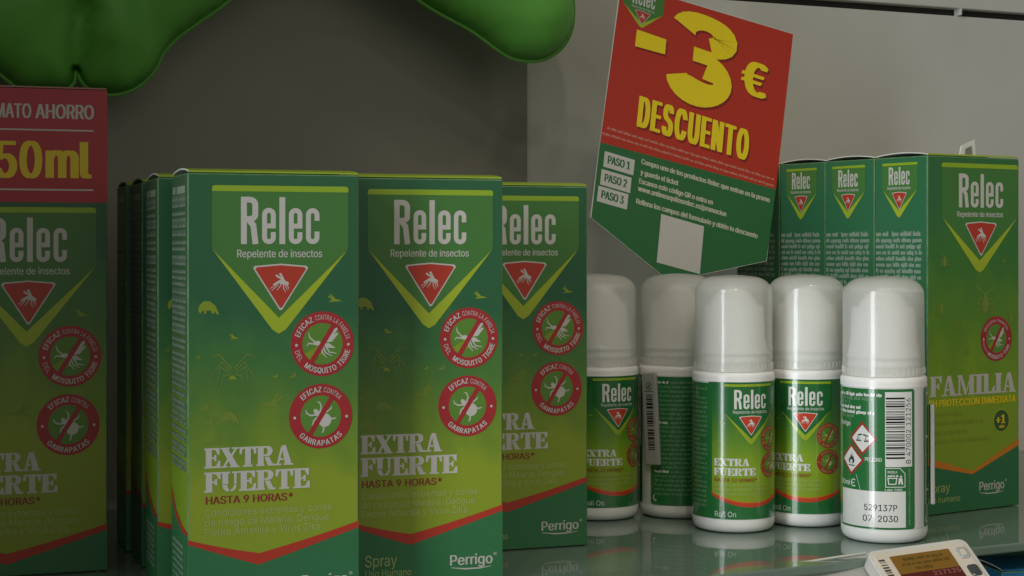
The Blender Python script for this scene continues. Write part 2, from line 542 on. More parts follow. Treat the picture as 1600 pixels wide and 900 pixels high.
def seal(art, cx, cy, r, kind, L, ms, top, bottom, bold=True):
    """round prohibition seal: red ring with lettering, slashed insect"""
    red, inn, wh = ms
    art.disc(cx, cy, r, L, red, 48)
    art.disc(cx, cy, r * .64, L + 1, inn, 40)
    if kind == 'mosquito':
        art.poly([(cx - .05 * r, cy), (cx - .55 * r, cy - .30 * r), (cx - .40 * r, cy - .48 * r), (cx + .05 * r, cy - .30 * r)], L + 1.5, M_BUG)
        q = lambda pts: [(cx + a * r, cy + b * r) for a, b in pts]
        art.poly(q([(-.12, .10), (-.02, .02), (-.06, -.06), (-.24, -.04), (-.30, .02), (-.22, .08)]), L + 2, wh)
        art.poly(q([(.08, .04), (.34, .44), (.46, .50), (.48, .44), (.36, .28), (.46, .34), (.50, .30), (.30, .06)]), L + 2, wh)
        art.poly(q([(-.04, .02), (.20, .02), (.42, -.14), (.12, -.12)]), L + 2, wh)
        for pts in ([(-.22, .04), (-.40, .20), (-.44, .36)], [(-.24, .0), (-.44, .02), (-.50, -.06)], [(.02, -.08), (.10, -.28), (.30, -.38)], [(.12, -.10), (.22, -.26), (.44, -.30)], [(-.02, -.08), (.0, -.28), (.14, -.44)]):
            art.line(q(pts), [.05 * r, .04 * r, .02 * r], L + 2, wh)
    else:
        tick(art, cx, cy, r * .78, L + 2, wh)
    a = math.radians(58)
    dx, dy = math.cos(a), math.sin(a)
    art.line([(cx - dx * r * .68, cy - dy * r * .68), (cx + dx * r * .68, cy + dy * r * .68)], r * .15, L + 3, red)
    for (txt, mid, span, bd, cp) in top:
        art.arc_text(txt, cx, cy, r * .825, r * cp, mid, L + 3, wh, bold=bd, span=span)
    for (txt, mid, span, bd, cp) in bottom:
        art.arc_text(txt, cx, cy, r * .825, r * cp, mid, L + 3, wh, inside=True, bold=bd, span=span)
    for s in (-1, 1):
        art.disc(cx + s * r * .82, cy - .03 * r, r * .045, L + 3, wh, 10)

def shield(art, x0, x1, ytop, ycorner, yapex, yinner, xa, L, ms, bandh, r=1.2):
    """logo panel: lime band on top, lime chevron below, green field"""
    field, lime, band = ms
    xm = xa
    # chevron
    art.poly([(x0 + .2, ycorner - .4), (xm - (xm - x0) * .10, yapex + (ycorner - yapex) * .05), (xm, yapex), (xm + (x1 - xm) * .10, yapex + (ycorner - yapex) * .05), (x1 - .2, ycorner - .4), (x1 - .2, ycorner), (x0 + .2, ycorner)], L, lime)
    top = arcpts(x1 - r, ytop - r, r, r, 0, 90, 4) + arcpts(x0 + r, ytop - r, r, r, 90, 180, 4)
    art.poly([(x0, ycorner + .2), (x0 + .3, ycorner - .5), (xm, yinner), (x1 - .3, ycorner - .5), (x1, ycorner + .2)] + top, L + 1, field)
    art.poly([(x0, ytop - bandh), (x1, ytop - bandh)] + top, L + 2, band)

def warn_triangle(art, xl, xr, yt, yb, L, ms, wd):
    red, wh = ms
    xm = (xl + xr) / 2
    h = yt - yb
    def tri(k):
        c = (xm, yt - h * .36)
        base = [(xl, yt - h * .05), (xl + (xr - xl) * .03, yt), (xm, yt + h * .05), (xr - (xr - xl) * .03, yt), (xr, yt - h * .05), (xm + (xr - xl) * .02, yb), (xm - (xr - xl) * .02, yb)]
        return [(c[0] + (a - c[0]) * k, c[1] + (b - c[1]) * k) for a, b in base]
    art.poly(tri(1.0), L, wh)
    art.poly(tri(1 - wd), L + 1, red)
    mosquito(art, xm, yt - h * .38, (xr - xl) * .30, L + 2, wh)

def mk_name(art, x0, x1, y, cap, layer, m, reg=True):
    art.text("Perrigo", x0, x1, y, cap, layer, m, bold=.02)
    wd = x1 - x0
    art.line([(x0 + wd * .02, y - cap * .22), (x0 + wd * .35, y - cap * .40), (x0 + wd * .7, y - cap * .40), (x0 + wd * .97, y - cap * .26)], [cap * .05, cap * .14, cap * .12, cap * .04], layer, m)
    if reg: art.text("®", x1 + cap * .08, x1 + cap * .42, y + cap * .7, cap * .36, layer, m)

# ------------------------------------------------------------------ the setting: wall, shelf
TH = math.radians(24)
WU = Vector((math.cos(TH), math.sin(TH), 0)); WN = Vector((math.sin(TH), -math.cos(TH), 0))
WP = Vector((0.0, 0.852, 0))
def wall_s(X):                                  # distance along the wall where a photo column meets it
    r = ray(X, HORIZ)
    t = WP.dot(WN) / r.dot(WN)
    return (EYE + r * t - WP).dot(WU)
def wall_panel(name, s0, s1, z0, z1, off, thick, m):
    bm = bmesh.new()
    for s in (s0, s1):
        for z in (z0, z1):
            for d in (off, off - thick):
                p = WP + WU * s + WN * d
                bm.verts.new((p.x, p.y, z))
    v = list(bm.verts)
    for f in ((0, 2, 6, 4), (1, 5, 7, 3), (0, 1, 3, 2), (4, 6, 7, 5), (0, 4, 5, 1), (2, 3, 7, 6)):
        bm.faces.new([v[i] for i in f])
    bmesh.ops.bevel(bm, geom=bm.edges[:], offset=0.0006, segments=2, affect='EDGES', profile=0.5)
    o = bm_obj(name, bm, m)
    return tag(o, kind='structure')
M_WALLR = mat("wall_warm", (0.72, 0.705, 0.63), rough=0.55, bump=0.15, bscale=40, vary=0.05)
M_WALLL = mat("wall_grey", (0.30, 0.295, 0.24), rough=0.5, bump=0.15, bscale=14, vary=0.10)  # darker, greyer tone for the wall left of the seam
M_GROOVE = mat("rail_dark", (0.02, 0.016, 0.014), rough=0.5)
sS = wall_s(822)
sE = wall_s(1600)
zR = lambda X, Y: CAMZ + (HORIZ - Y) / FPX * (WP + WU * wall_s(X)).y
zl = zR(1425, 14)
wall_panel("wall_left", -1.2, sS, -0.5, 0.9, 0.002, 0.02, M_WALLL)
wall_panel("wall_right", sS, 1.4, -0.5, zl - 0.0022, 0.0, 0.02, M_WALLR)
wall_panel("wall_upper", sS, 1.4, zl + 0.0018, 0.9, 0.003, 0.02, M_WALLR)
wall_panel("wall_rail", sS, 1.4, zl - 0.012, zl + 0.012, -0.004, 0.012, M_GROOVE)
def rail_clip():
    bm = bmesh.new()
    s = wall_s(1497)
    bmesh.ops.create_cube(bm, size=1)
    for v in bm.verts: v.co = Vector((v.co.x * .0016, v.co.y * .006, v.co.z * .0042))
    bmesh.ops.bevel(bm, geom=bm.edges[:], offset=0.0005, segments=2, affect='EDGES', profile=0.5)
    o = bm_obj("rail_clip", bm, mat("clip_white", (0.7, 0.7, 0.66), rough=0.4))
    p = WP + WU * s
    o.location = (p.x, p.y, zl); o.rotation_euler = (0, 0, TH)
    tag(o, "tiny white plastic clip in the dark groove along the wall", "clip")
rail_clip()

# unseen panel added at the left to keep the door's light off
def blocker_panel():
    bm = bmesh.new()
    bmesh.ops.create_cube(bm, size=1)
    y0, y1 = 0.33, 0.70
    for v in bm.verts: v.co = Vector((-0.319 + v.co.x * .018, (y0 + y1) / 2 + v.co.y * (y1 - y0), .2 + v.co.z * 1.3))
    bmesh.ops.bevel(bm, geom=bm.edges[:], offset=0.001, segments=2, affect='EDGES', profile=0.5)
    tag(bm_obj("door_light_blocker", bm, M_WALLL), kind='structure')
blocker_panel()

# glass shelf: its front edge runs from lower left to the right behind the price tag
SU = Vector((math.cos(math.radians(27)), math.sin(math.radians(27)), 0)); SN = Vector((SU.y, -SU.x, 0))
SP = Vector((0.183, 0.660, 0))
def glass_mat():
    m = bpy.data.materials.new("shelf_glass")
    m.use_nodes = True
    nt = m.node_tree
    p = nt.nodes["Principled BSDF"]
    p.inputs["Base Color"].default_value = (0.23, 0.32, 0.265, 1)
    p.inputs["Roughness"].default_value = 0.03
    p.inputs["IOR"].default_value = 1.5
    p.inputs["Transmission Weight"].default_value = 0.35
    tc = nt.nodes.new("ShaderNodeTexCoord")
    nz = nt.nodes.new("ShaderNodeTexNoise"); nz.inputs["Scale"].default_value = 25; nz.inputs["Detail"].default_value = 4
    nt.links.new(tc.outputs["Object"], nz.inputs["Vector"])
    mr = nt.nodes.new("ShaderNodeMapRange")
    mr.inputs["To Min"].default_value = 0.015; mr.inputs["To Max"].default_value = 0.07
    nt.links.new(nz.outputs["Fac"], mr.inputs["Value"])
    nt.links.new(mr.outputs[0], p.inputs["Roughness"])
    return m
def shelf():
    bm = bmesh.new()
    a, b = SP - SU * 0.75, SP + SU * 0.6
    back = 0.30
    pts = [a, b, b - SN * back, a - SN * back]
    # stay clear of the wall behind
    pts[2] = WP + WU * 0.62 + WN * 0.007; pts[3] = WP - WU * 0.75 + WN * 0.014
    lo = [bm.verts.new((p.x, p.y, -0.0036)) for p in pts]
    hi = [bm.verts.new((p.x, p.y, 0)) for p in pts]
    bm.faces.new(hi); bm.faces.new(lo[::-1])
    for i in range(4):
        bm.faces.new((lo[i], lo[(i + 1) % 4], hi[(i + 1) % 4], hi[i]))
    bmesh.ops.bevel(bm, geom=bm.edges[:], offset=0.0007, segments=2, affect='EDGES', profile=0.5)
    o = bm_obj("glass_shelf", bm, glass_mat())
    tag(o, kind='structure')
shelf()
def lower_shelf():
    bm = bmesh.new()
    pts = [SP - SU * 0.9 + SN * .03, SP + SU * 0.8 + SN * .03, WP + WU * 0.8 + WN * .01, WP - WU * 0.9 + WN * .015]
    lo = [bm.verts.new((p.x, p.y, -0.232)) for p in pts]
    hi = [bm.verts.new((p.x, p.y, -0.22)) for p in pts]
    bm.faces.new(hi); bm.faces.new(lo[::-1])
    for i in range(4): bm.faces.new((lo[i], lo[(i + 1) % 4], hi[(i + 1) % 4], hi[i]))
    tag(bm_obj("lower_shelf", bm, mat("lower_shelf_grey", (0.022, 0.045, 0.030), rough=0.5)), kind='structure')
lower_shelf()

# ------------------------------------------------------------------ cartons
M_FOLD = mat("worn_fold", (0.09, 0.21, 0.085), rough=0.55, vary=0.75, bscale=160)
DEP = 0.0324
def carton_mesh(wd, dp, ht, mats, name="carton", fr_v=None):
    """box body, front at y=-dp/2; mats: front, left side, rest. UVs: 0..1 on front and left side"""
    bm = bmesh.new()
    bmesh.ops.create_cube(bm, size=1)
    for v in bm.verts: v.co = Vector((v.co.x * wd, v.co.y * dp, (v.co.z + .5) * ht))
    bmesh.ops.bevel(bm, geom=[e for e in bm.edges], offset=0.0005, segments=2, affect='EDGES', profile=0.5)
    bmesh.ops.recalc_face_normals(bm, faces=bm.faces[:])
    uvl = bm.loops.layers.uv.new("UVMap")
    for f in bm.faces:
        n = f.normal
        if f.calc_area() < 2e-4 and max(abs(n.x), abs(n.y), abs(n.z)) < .999: f.material_index = 3
        elif n.y < -.35: f.material_index = 0
        elif n.x < -.35: f.material_index = 1
        else: f.material_index = 2
        for l in f.loops:
            c = l.vert.co
            if f.material_index == 0: l[uvl].uv = (c.x / wd + .5, c.z / ht)
            else: l[uvl].uv = (c.y / dp + .5 + 3, c.z / ht)
    me = bpy.data.meshes.new(name)
    bm.to_mesh(me); bm.free()
    for m in list(mats) + [M_FOLD]: me.materials.append(m)
    return me

def lid_mesh(wd, dp, ht, rise, mtop, tilt=0.0):
    """top flap: a sheet bowed over the depth of the box, pale cut edges"""
    bm = bmesh.new()
    n = 14
    rows = []
    for i in range(n + 1):
        y = -dp / 2 + dp * i / n
        z = ht + rise * math.sin(math.pi * min(1, i / n)) ** .75 + tilt * i / n + 0.0002
        rows.append([bm.verts.new((sx * (wd / 2 - .0004), y, z + dz)) for sx, dz in ((-1, 0), (1, 0), (1, .0005), (-1, .0005))])
    for i in range(n):
        a, b = rows[i], rows[i + 1]
        f = bm.faces.new((a[3], a[2], b[2], b[3])); f.material_index = 0
        f = bm.faces.new((a[0], b[0], b[1], a[1])); f.material_index = 1
        f = bm.faces.new((a[0], a[3], b[3], b[0])); f.material_index = 1
        f = bm.faces.new((a[1], b[1], b[2], a[2])); f.material_index = 1
    for r in (rows[0], rows[-1]):
        f = bm.faces.new(r); f.material_index = 0
    bmesh.ops.recalc_face_normals(bm, faces=bm.faces[:])
    me = bpy.data.meshes.new("top_flap")
    bm.to_mesh(me); bm.free()
    me.materials.append(mtop); me.materials.append(M_CARDEDGE)
    return me

def front_map(wd, dp):
    return lambda u, v, l: Vector((u / 1000 - wd / 2, -dp / 2 - l, v / 1000))
def left_map(wd, dp):          # u from the back edge to the front edge
    return lambda u, v, l: Vector((-wd / 2 - l, dp / 2 - u / 1000, v / 1000))

T1 = math.radians(19)
U1 = Vector((math.cos(T1), math.sin(T1), 0))
B1 = Frame((-0.1055, 0.538, 0), U1, (0, 0, 1))
B2 = Frame((-0.0577, 0.575, 0), U1, (0, 0, 1))
W1, H1 = 0.0573, 0.1432
TOPS_M = [("EFICAZ", 138, 52, .03, .17), ("CONTRA LA FAMILIA", 58, 98, .0, .15)]
BOT_M = [("DEL", 206, 26, .0, .15), ("MOSQUITO TIGRE", 288, 118, .03, .17)]
TOPS_T = [("EFICAZ", 113, 50, .03, .17), ("CONTRA", 62, 44, .0, .15)]
BOT_T = [("GARRAPATAS", 270, 100, .03, .17)]

def extra_front(S=lambda p: p, k=1.0, W=57.3, meadow=True):
    """the three prints of the EXTRA FUERTE front, in mm; S maps the design on to another box"""
    P = lambda X, Y: S(B1.px(X, Y))
    base = Art()
    # green foot with the red V above it
    L0, AP, R0 = P(287, 846), P(403, 866), P(554, 816)
    L1, A1, R1 = P(287, 853), P(402, 884), P(554, 826)
    L0, L1, R0, R1 = (0.15, L0[1]), (0.15, L1[1]), (W - .15, R0[1]), (W - .15, R1[1])
    def curve(a, b, c, sag):
        out = []
        for i in range(13):
            t = i / 12
            out.append((a[0] + (b[0] - a[0]) * t, a[1] + (b[1] - a[1]) * t - sag * math.sin(math.pi * t) * k))
        for i in range(1, 13):
            t = i / 12
            out.append((b[0] + (c[0] - b[0]) * t, b[1] + (c[1] - b[1]) * t - sag * math.sin(math.pi * t) * k))
        return out
    up, dn = curve(L0, AP, R0, .35), curve(L1, A1, R1, .1)
    base.poly([(0.15, 0.3)] + [(W - .15, .3)] + dn[::-1], 0, M_BASE)
    base.poly(up + dn[::-1], 1, M_RED)
    # meadow insects
    def beetle(X, Y, wpx, m):
        c = P(X, Y); s = wpx / 4.834 * k
        base.poly([(c[0] + a * s, c[1] + b * s) for a, b in ((-.5, -.16), (-.46, .1), (-.25, .30), (.05, .30), (.3, .1), (.44, -.2), (.5, -.36), (.34, -.3), (.3, -.18), (.22, -.3), (.14, -.3), (.12, -.16), (-.1, -.14), (-.14, -.3), (-.22, -.3), (-.22, -.14), (-.34, -.18), (-.4, -.3))], 1, m)
    def fly(X, Y, wpx, m, flip=1):
        c = P(X, Y); s = wpx / 4.834 * k
        q = lambda pts: [(c[0] + a * s * flip, c[1] + b * s) for a, b in pts]
        base.poly(q(((-.5, -.1), (-.2, .02), (.1, .08), (.3, .0), (.5, -.18), (.2, -.14), (-.1, -.12))), 1, m)
        base.poly(q(((.0, .06), (.18, .06), (.46, .42), (.36, .44))), 1, m)
        base.poly(q(((.1, .04), (.24, .0), (.6, .26), (.5, .32))), 1, m)
    beetle(324, 482, 33, M_BUG)
    fly(365, 529, 15, M_BUG, -1)
    fly(523, 470, 22, M_BUG, -1)
    fly(420, 632, 36, M_BUGD)
    fly(428, 590, 10, M_BUG)
    beetle(358, 654, 30, M_BUGD)
    for dx, s in ((-1, 1), (1, 1)):
        for j, (a, b, c_) in enumerate((((4, -2), (18, -16), (40, 16)), ((6, 0), (20, -8), (26, 28)), ((3, 3), (14, 6), (22, 36)), ((2, -6), (22, -28), (36, -24)))):
            base.line([P(362 + dx * a[0], 583 + a[1]), P(362 + dx * b[0], 583 + b[1]), P(362 + dx * c_[0], 583 + c_[1])], [.35 * k, .3 * k, .15 * k], 1, M_BUGD)
    beetle(362, 592, 12, M_BUG)
    for X, Y, s in ((322, 662, 26), (330, 692, 30), (316, 640, 20), (455, 590, 14), (306, 560, 10)):
        fly(X, Y, s, M_BUGD, -1 if Y % 2 else 1)
    # front lettering
    wd = Art()
    x0, y0 = P(317.4, 733.8); x1, _ = P(456, 726)
    cap = (P(317, 701.7)[1] - P(317, 733.8)[1]) * .98
    stencil(wd, "EXTRA", x0, x1, y0, cap, 1, M_WHITE)
    x1, _ = P(482, 764)
    y1 = P(317, 771.6)[1]
    stencil(wd, "FUERTE", x0, x1, y1, cap, 1, M_WHITE)
    y2 = P(319, 790)[1]
    wd.text("HASTA 9 HORAS*", P(319, 790)[0], P(456, 783)[0], y2, 2.45 * k, 1, M_MAROON, bold=.022)
    for txt, X1, Y in (("Condiciones extremas y zonas", 517, 809.3), ("de riesgo de Malaria, Dengue,", 516, 824.5), ("Fiebre Amarilla y Virus Zika.", 503, 839.6)):
        wd.text(txt, P(318.5, Y)[0], P(X1, Y - 8)[0], P(318, Y)[1], 2.35 * k, 1, M_PALE)
    q = lambda X, Y: S(B2.px(X, Y))
    wd.text("Spray", q(570.5, 888)[0], q(620, 888)[0], q(570, 888)[1], 4.0 * k, 2, M_PALE)
    wd.text("Uso Humano", q(571, 905)[0], q(642, 905)[0], q(571, 904)[1], 2.4 * k, 2, M_PALE)
    mk_name(wd, q(702.4, 881)[0], q(768.6, 881)[0], q(702, 881.5)[1] - .7, 3.6 * k, 2, M_WHITE)
    # logo
    lg = Art()
    a, b = P(329, 289), P(543.5, 296)
    shield(lg, a[0], b[0], (a[1] + b[1]) / 2 + .15, P(329, 389.5)[1], P(433, 523)[1], P(435, 498)[1], P(434, 500)[0], 1, (M_SHIELD, M_CHEV, M_BAND), 1.9 * k, 1.0 * k)
    a, b = P(374.3, 383.5), P(497.7, 383.5)
    brand_word(lg, a[0], b[0], P(374, 382.8)[1], P(374, 308.5)[1] - P(374, 382.6)[1], 3, M_WHITE)
    a, b = P(368.3, 404), P(502, 404)
    lg.text("Repelente de insectos", a[0], b[0], P(368, 403.6)[1], 2.5 * k, 3, M_WHITE, bold=.012)
    em = Art()
    a, b = P(393.3, 418), P(480, 418.5)
    warn_triangle(em, a[0], b[0], P(393, 417)[1], P(435, 486)[1], 3, (M_RED, M_WHITE), .085)
    s1, s2 = Art(), Art()
    c = P(502.5, 538.8)
    seal(s1, c[0], c[1], 10.75 * k, 'mosquito', 2, (M_SEAL, M_SEALIN, M_WHITE), TOPS_M, BOT_M)
    c = P(499.8, 652)
    seal(s2, c[0], c[1], 10.75 * k, 'tick', 2, (M_SEAL, M_SEALIN, M_WHITE), TOPS_T, BOT_T)
    return base, wd, lg, em, s1, s2

def extra_side(D=32.4, H=143.2):
    rnd = random.Random(5)
    a = Art()
    # grey-green text block in narrow rows, red step and dark foot
    z = H - 9
    while z > 44:
        x, row = 1.6, rnd.choice((1.9, 1.9, 2.6))
        while x < D - 2.0:
            wd = min(rnd.choice((6, 9, 14, 28)), D - 1.6 - x)
            a.rect(x, x + wd - .35, z, z + row - .45, 1, M_TABLE)
            a.micro(x + .4, x + wd - .8, z + .3, .85, 2, M_MICRO, rnd)
            x += wd
        z -= rnd.choice((1.9, 1.9, 2.6)) + .15
    a.rect(3, 9, H - 6.5, H - 4, 1, M_MICROW); a.rect(11, D - 4, H - 6.5, H - 4, 1, M_MICRO)
    a.poly([(0.2, 38), (0.2, 34.5), (10, 28.5), (22, 25.8), (D - .2, 25.2), (D - .2, 26.8), (22, 27.6), (10, 31)], 2, M_RED)
    a.poly([(0.2, .3), (D - .2, .3), (D - .2, 25.2), (22, 25.8), (10, 28.5), (0.2, 34.5)], 1, M_BASE)
    for i in range(7): a.micro(3, D - 8, 20 - i * 2.2, 1.3, 2, M_MICRO, rnd)
    return a

def make_extra(parts=True):
    root = empty("repellent_carton", (0, 0, 0))
    me = carton_mesh(W1, DEP, H1, (M_FRONT, M_SIDE, M_CARTON))
    body = link_mesh("carton_body", me, root)
    base, wd, lg, em, s1, s2 = extra_front()
    fm, lm = front_map(W1, DEP), left_map(W1, DEP)
    base.build("meadow_print", fm, root, into=body)
    wd.build("lettering", fm, root)
    lo = lg.build("logo_panel", fm, root)
    em.build("warning_triangle", fm, lo)
    s1.build("mosquito_seal", fm, root)
    s2.build("tick_seal", fm, root)
    extra_side().build("side_text", lm, root)
    strip = Art(); strip.rect(.2, W1 * 1000 - .2, H1 * 1000 - 1.2, H1 * 1000 - .25, 0, M_CARTONLIME)
    link_mesh("top_flap", lid_mesh(W1, DEP, H1, .0013, M_CARTONLIME), root)
    return root

def place_corner(root, corner, theta, wd, dp):
    """put the front-left bottom corner of a carton at `corner`, front turned by theta"""
    U = Vector((math.cos(theta), math.sin(theta), 0)); N = Vector((-math.sin(theta), math.cos(theta), 0))
    p = Vector((corner[0], corner[1], 0)) + U * wd / 2 + N * dp / 2
    root.location = (p.x, p.y, 0.0003)
    root.rotation_euler = (0, 0, theta)

G_EX = "green repellent cartons in the left rows"
proto = make_extra()
spots = [
    ((-0.1050, 0.538), 20.3, "nearest tall green carton reading EXTRA FUERTE, its left side in view"),
    ((-0.0577, 0.575), 18.2, "middle of the three EXTRA FUERTE cartons facing out, overlapped by the nearest carton"),
    ((-0.0239, 0.6458), 19.5, "EXTRA FUERTE carton beside the leftmost roll-on bottle, half hidden by the carton in front"),
    ((-0.1226, 0.575), 19.0, "green carton directly behind the nearest carton, only its side and a strip showing"),
    ((-0.1376, 0.618), 19.5, "green carton third back in the left file, side text in shade"),
    ((-0.1510, 0.650), 19.0, "rearmost green carton of the left file, beside the tall red topped carton"),
]
for i, (c, th, lab) in enumerate(spots):
    o = proto if i == 0 else copy_tree(proto)
    place_corner(o, c, math.radians(th), W1, DEP)
    tag(o, lab, "carton", G_EX)

# tall value-size carton at the far left, red top panel
def make_value():
    k = 1.04
    W, H, D = 0.0600, 0.1768, 0.036
    th = math.radians(19)
    U = Vector((math.cos(th), math.sin(th), 0))
    R = Vector((-0.149, 0.613, 0))
    O = R - U * W
    F = Frame(O, U, (0, 0, 1))
    a, b = B1.px(436, 417), F.px(43.5, 443)
    du, dv = b[0] - a[0] * k, b[1] - a[1] * k
    S = lambda p: (p[0] * k + du, p[1] * k + dv)
    root = empty("value_carton", (0, 0, 0))
    body = link_mesh("carton_body", carton_mesh(W, D, H, (M_FRONT, M_SIDE, M_CARTON)), root)
    base, wd, lg, em, s1, s2 = extra_front(S, k, W * 1000)
    fm = front_map(W, D)
    base.build("meadow_print", fm, root, into=body)
    wd.build("lettering", fm, root)
    lo = lg.build("logo_panel", fm, root)
    em.build("warning_triangle", fm, lo)
    s1.build("mosquito_seal", fm, root)
    s2.build("tick_seal", fm, root)
    red = Art()
    yb = F.px(160, 318)[1]
    red.rect(.1, W * 1000 - .1, yb, H * 1000 - .1, 1, M_REDCARTON)
    xr = F.px(147, 200)[0]
    c = lambda Y: F.px(147, Y)[1]
    cap = c(166) - c(188)
    xa = F.px(55, 188)[0]
    red.text("AHORRO", xa, xr, c(188), cap, 2, M_WHITE, bold=.035)
    red.text("FORMATO", xa - 1.6 - (xr - xa) * 1.02, F.px(49, 188)[0], c(188), cap, 2, M_WHITE, bold=.035)
    for Y in (206, 298.5):
        red.rect(xr - 47, xr - .2, c(Y) - .3, c(Y) + .3, 2, M_WHITE)
    cp = c(223.5) - c(280)
    red.text("ml", F.px(71, 280)[0], F.px(143.5, 280)[0], c(280), cp, 2, M_YELLOW, bold=.045)
    red.text("0", F.px(30, 280)[0], F.px(66, 280)[0], c(280.5), cp * 1.0, 2, M_YELLOW, bold=.04)
    red.text("5", F.px(-10, 280)[0], F.px(27, 280)[0], c(280.5), cp * 1.0, 2, M_YELLOW, bold=.04)
    red.text("1", F.px(-40, 280)[0], F.px(-18, 280)[0], c(280.5), cp * 1.0, 2, M_YELLOW, bold=.04)
    red.build("red_panel", fm, root)
    side = extra_side(D * 1000, H * 1000); side.build("side_text", left_map(W, D), root)
    link_mesh("top_flap", lid_mesh(W, D, H, .0006, mat("carton_pink", (.45, .2, .18), rough=.5)), root)
    place_corner(root, (O.x, O.y), th, W, D)
    tag(root, "tallest carton at the far left with red panel reading AHORRO 50ml in yellow", "carton")
make_value()

# family cartons at the right
WF, HF = 0.0590, 0.1597
TF = math.radians(32)
def make_family():
    F = Frame((0.184, 0.737, 0), (math.cos(TF), math.sin(TF), 0), (0, 0, 1))
    P = F.px
    root = empty("family_carton", (0, 0, 0))
    body = link_mesh("carton_body", carton_mesh(WF, DEP, HF, (M_FAMILY, M_FAMSIDE, M_CARTON)), root)
    fm, lm = front_map(WF, DEP), left_map(WF, DEP)
    W = WF * 1000
    base = Art()
    L, A, R = P(1451, 717), P(1519, 737), P(1592, 686)
    L1, A1, R1 = P(1451, 726), P(1519, 742), P(1592, 696)
    base.poly([(.15, .3), (W - .15, .3), (W - .15, R1[1]), A1, (.15, L1[1] - 1)], 0, M_BASE)
    base.poly([(.15, L[1]), A, (W - .15, R[1]), (W - .15, R1[1]), A1, (.15, L1[1] - 1)], 1, M_ORANGE)
    def bug(X, Y, s, m):
        c = P(X, Y)
        base.disc(c[0], c[1], s * .22, 1, m, 14, s * .45)
        base.disc(c[0], c[1] + s * .5, s * .13, 1, m, 10)
        for sg in (-1, 1):
            base.line([(c[0], c[1] + s * .5), (c[0] + sg * s * .7, c[1] + s * .95)], s * .06, 1, m)
            for dy in (.25, 0, -.25):
                base.line([(c[0] + sg * s * .15, c[1] + dy * s), (c[0] + sg * s * .5, c[1] + dy * s + .05 * s), (c[0] + sg * s * .6, c[1] + dy * s - .3 * s)], s * .06, 1, m)
    bug(1476, 411, 4.5, M_BUGD); bug(1540, 477, 9, M_BUGD); bug(1471, 485, 5, M_BUGD); bug(1498, 511, 2.5, M_BUGD); bug(1580, 500, 5, M_BUGD); bug(1511, 552, 2.2, M_BUGD); bug(1569, 409, 2, M_BUGD)
    base.build("meadow_print", fm, root, into=body)
    lg = Art()
    a, b = P(1471, 257), P(1590, 260)
    shield(lg, a[0], b[0], P(1530, 257)[1], P(1471, 338)[1], P(1530, 427)[1], P(1531, 408)[1], P(1530.5, 400)[0], 1, (M_SHIELD, M_CHEV, M_BAND), 2.0, 1.2)
    a, b = P(1498, 325), P(1567, 326)
    brand_word(lg, a[0], b[0], P(1530, 325.5)[1], P(1500, 272)[1] - P(1500, 325)[1], 3, M_WHITE)
    a, b = P(1495, 340), P(1567, 340)
    lg.text("Repelente de insectos", a[0], b[0], P(1530, 340)[1], 2.4, 3, M_WHITE, bold=.015)
    lo = lg.build("logo_panel", fm, root)
    em = Art()
    a, b = P(1508, 350), P(1557, 350)
    warn_triangle(em, a[0], b[0], P(1530, 349.5)[1], P(1532, 400)[1], 3, (M_RED, M_WHITE), .085)
    em.build("warning_triangle", fm, lo)
    s1 = Art()
    c = P(1556.5, 530)
    seal(s1, c[0], c[1], 10.2, 'mosquito', 2, (M_SEAL, M_SEALIN, M_WHITE), [("Múltiples insectos", 92, 130, .0, .16)], [("incluyendo", 200, 50, 0, .12), ("MOSQUITO TIGRE", 285, 112, .03, .17)])
    s1.build("mosquito_seal", fm, root)
    wd = Art()
    a, b = P(1453, 620), P(1587, 608)
    stencil(wd, "FAMILIA", a[0], b[0], P(1453, 622)[1], P(1453, 590)[1] - P(1453, 622)[1], 1, M_WHITE)
    a, b = P(1451, 637), P(1587, 627)
    wd.text("8H PROTECCIÓN INMEDIATA", a[0], b[0], P(1453, 638)[1], 3.1, 1, M_YELLOW, bold=.03)
    rnd = random.Random(3)
    for i, (Y, X1) in enumerate(((653, 1505), (667, 1538), (682, 1514), (696, 1548))):
        a = P(1453, Y)
        wd.micro(a[0], P(X1, Y)[0], a[1], 1.9, 1, M_BUG, rnd)
    a, b = P(1448, 773), P(1484, 767)
    wd.text("Spray", a[0], b[0], P(1448, 773)[1], 4.0, 1, M_PALE)
    a, b = P(1449, 790), P(1500, 783)
    wd.text("Uso humano", a[0] - 1, b[0], P(1449, 789)[1], 2.7, 1, M_PALE)
    a, b = P(1530, 768), P(1569, 764)
    mk_name(wd, a[0], b[0], P(1530, 768)[1], 4.0, 1, M_WHITE)
    wd.build("lettering", fm, root)
    bd = Art()
    c = P(1564.5, 658)
    bd.disc(c[0], c[1], 5.4, 1, M_LIMEB if 'M_LIMEB' in globals() else M_CHEV, 30)
    bd.disc(c[0], c[1], 4.9, 2, M_DKGREEN, 30)
    bd.text("+1", c[0] - 3.6, c[0] + 2.6, c[1] - 1.2, 3.9, 3, M_YELLOW, bold=.05)
    bd.text("AÑO", c[0] - 1.6, c[0] + 2.0, c[1] - 3.4, 1.3, 3, M_YELLOW, bold=.04)
    bd.build("age_badge", fm, root)
    # side panel: small logo and the small print below it
    FS = Frame((0.184 - math.sin(TF) * DEP, 0.737 + math.cos(TF) * DEP, 0), (math.sin(TF), -math.cos(TF), 0), (0, 0, 1))
    Q = FS.px
    sd = Art()
    a, b = Q(1379, 256), Q(1434, 256)
    shield(sd, a[0], b[0], Q(1406, 255.5)[1], Q(1379, 297)[1], Q(1404, 341)[1], Q(1405, 330)[1], Q(1404.5, 300)[0], 1, (M_SHIELD, M_CHEV, M_BAND), 1.1, .6)
    a, b = Q(1389, 290), Q(1421.5, 290)
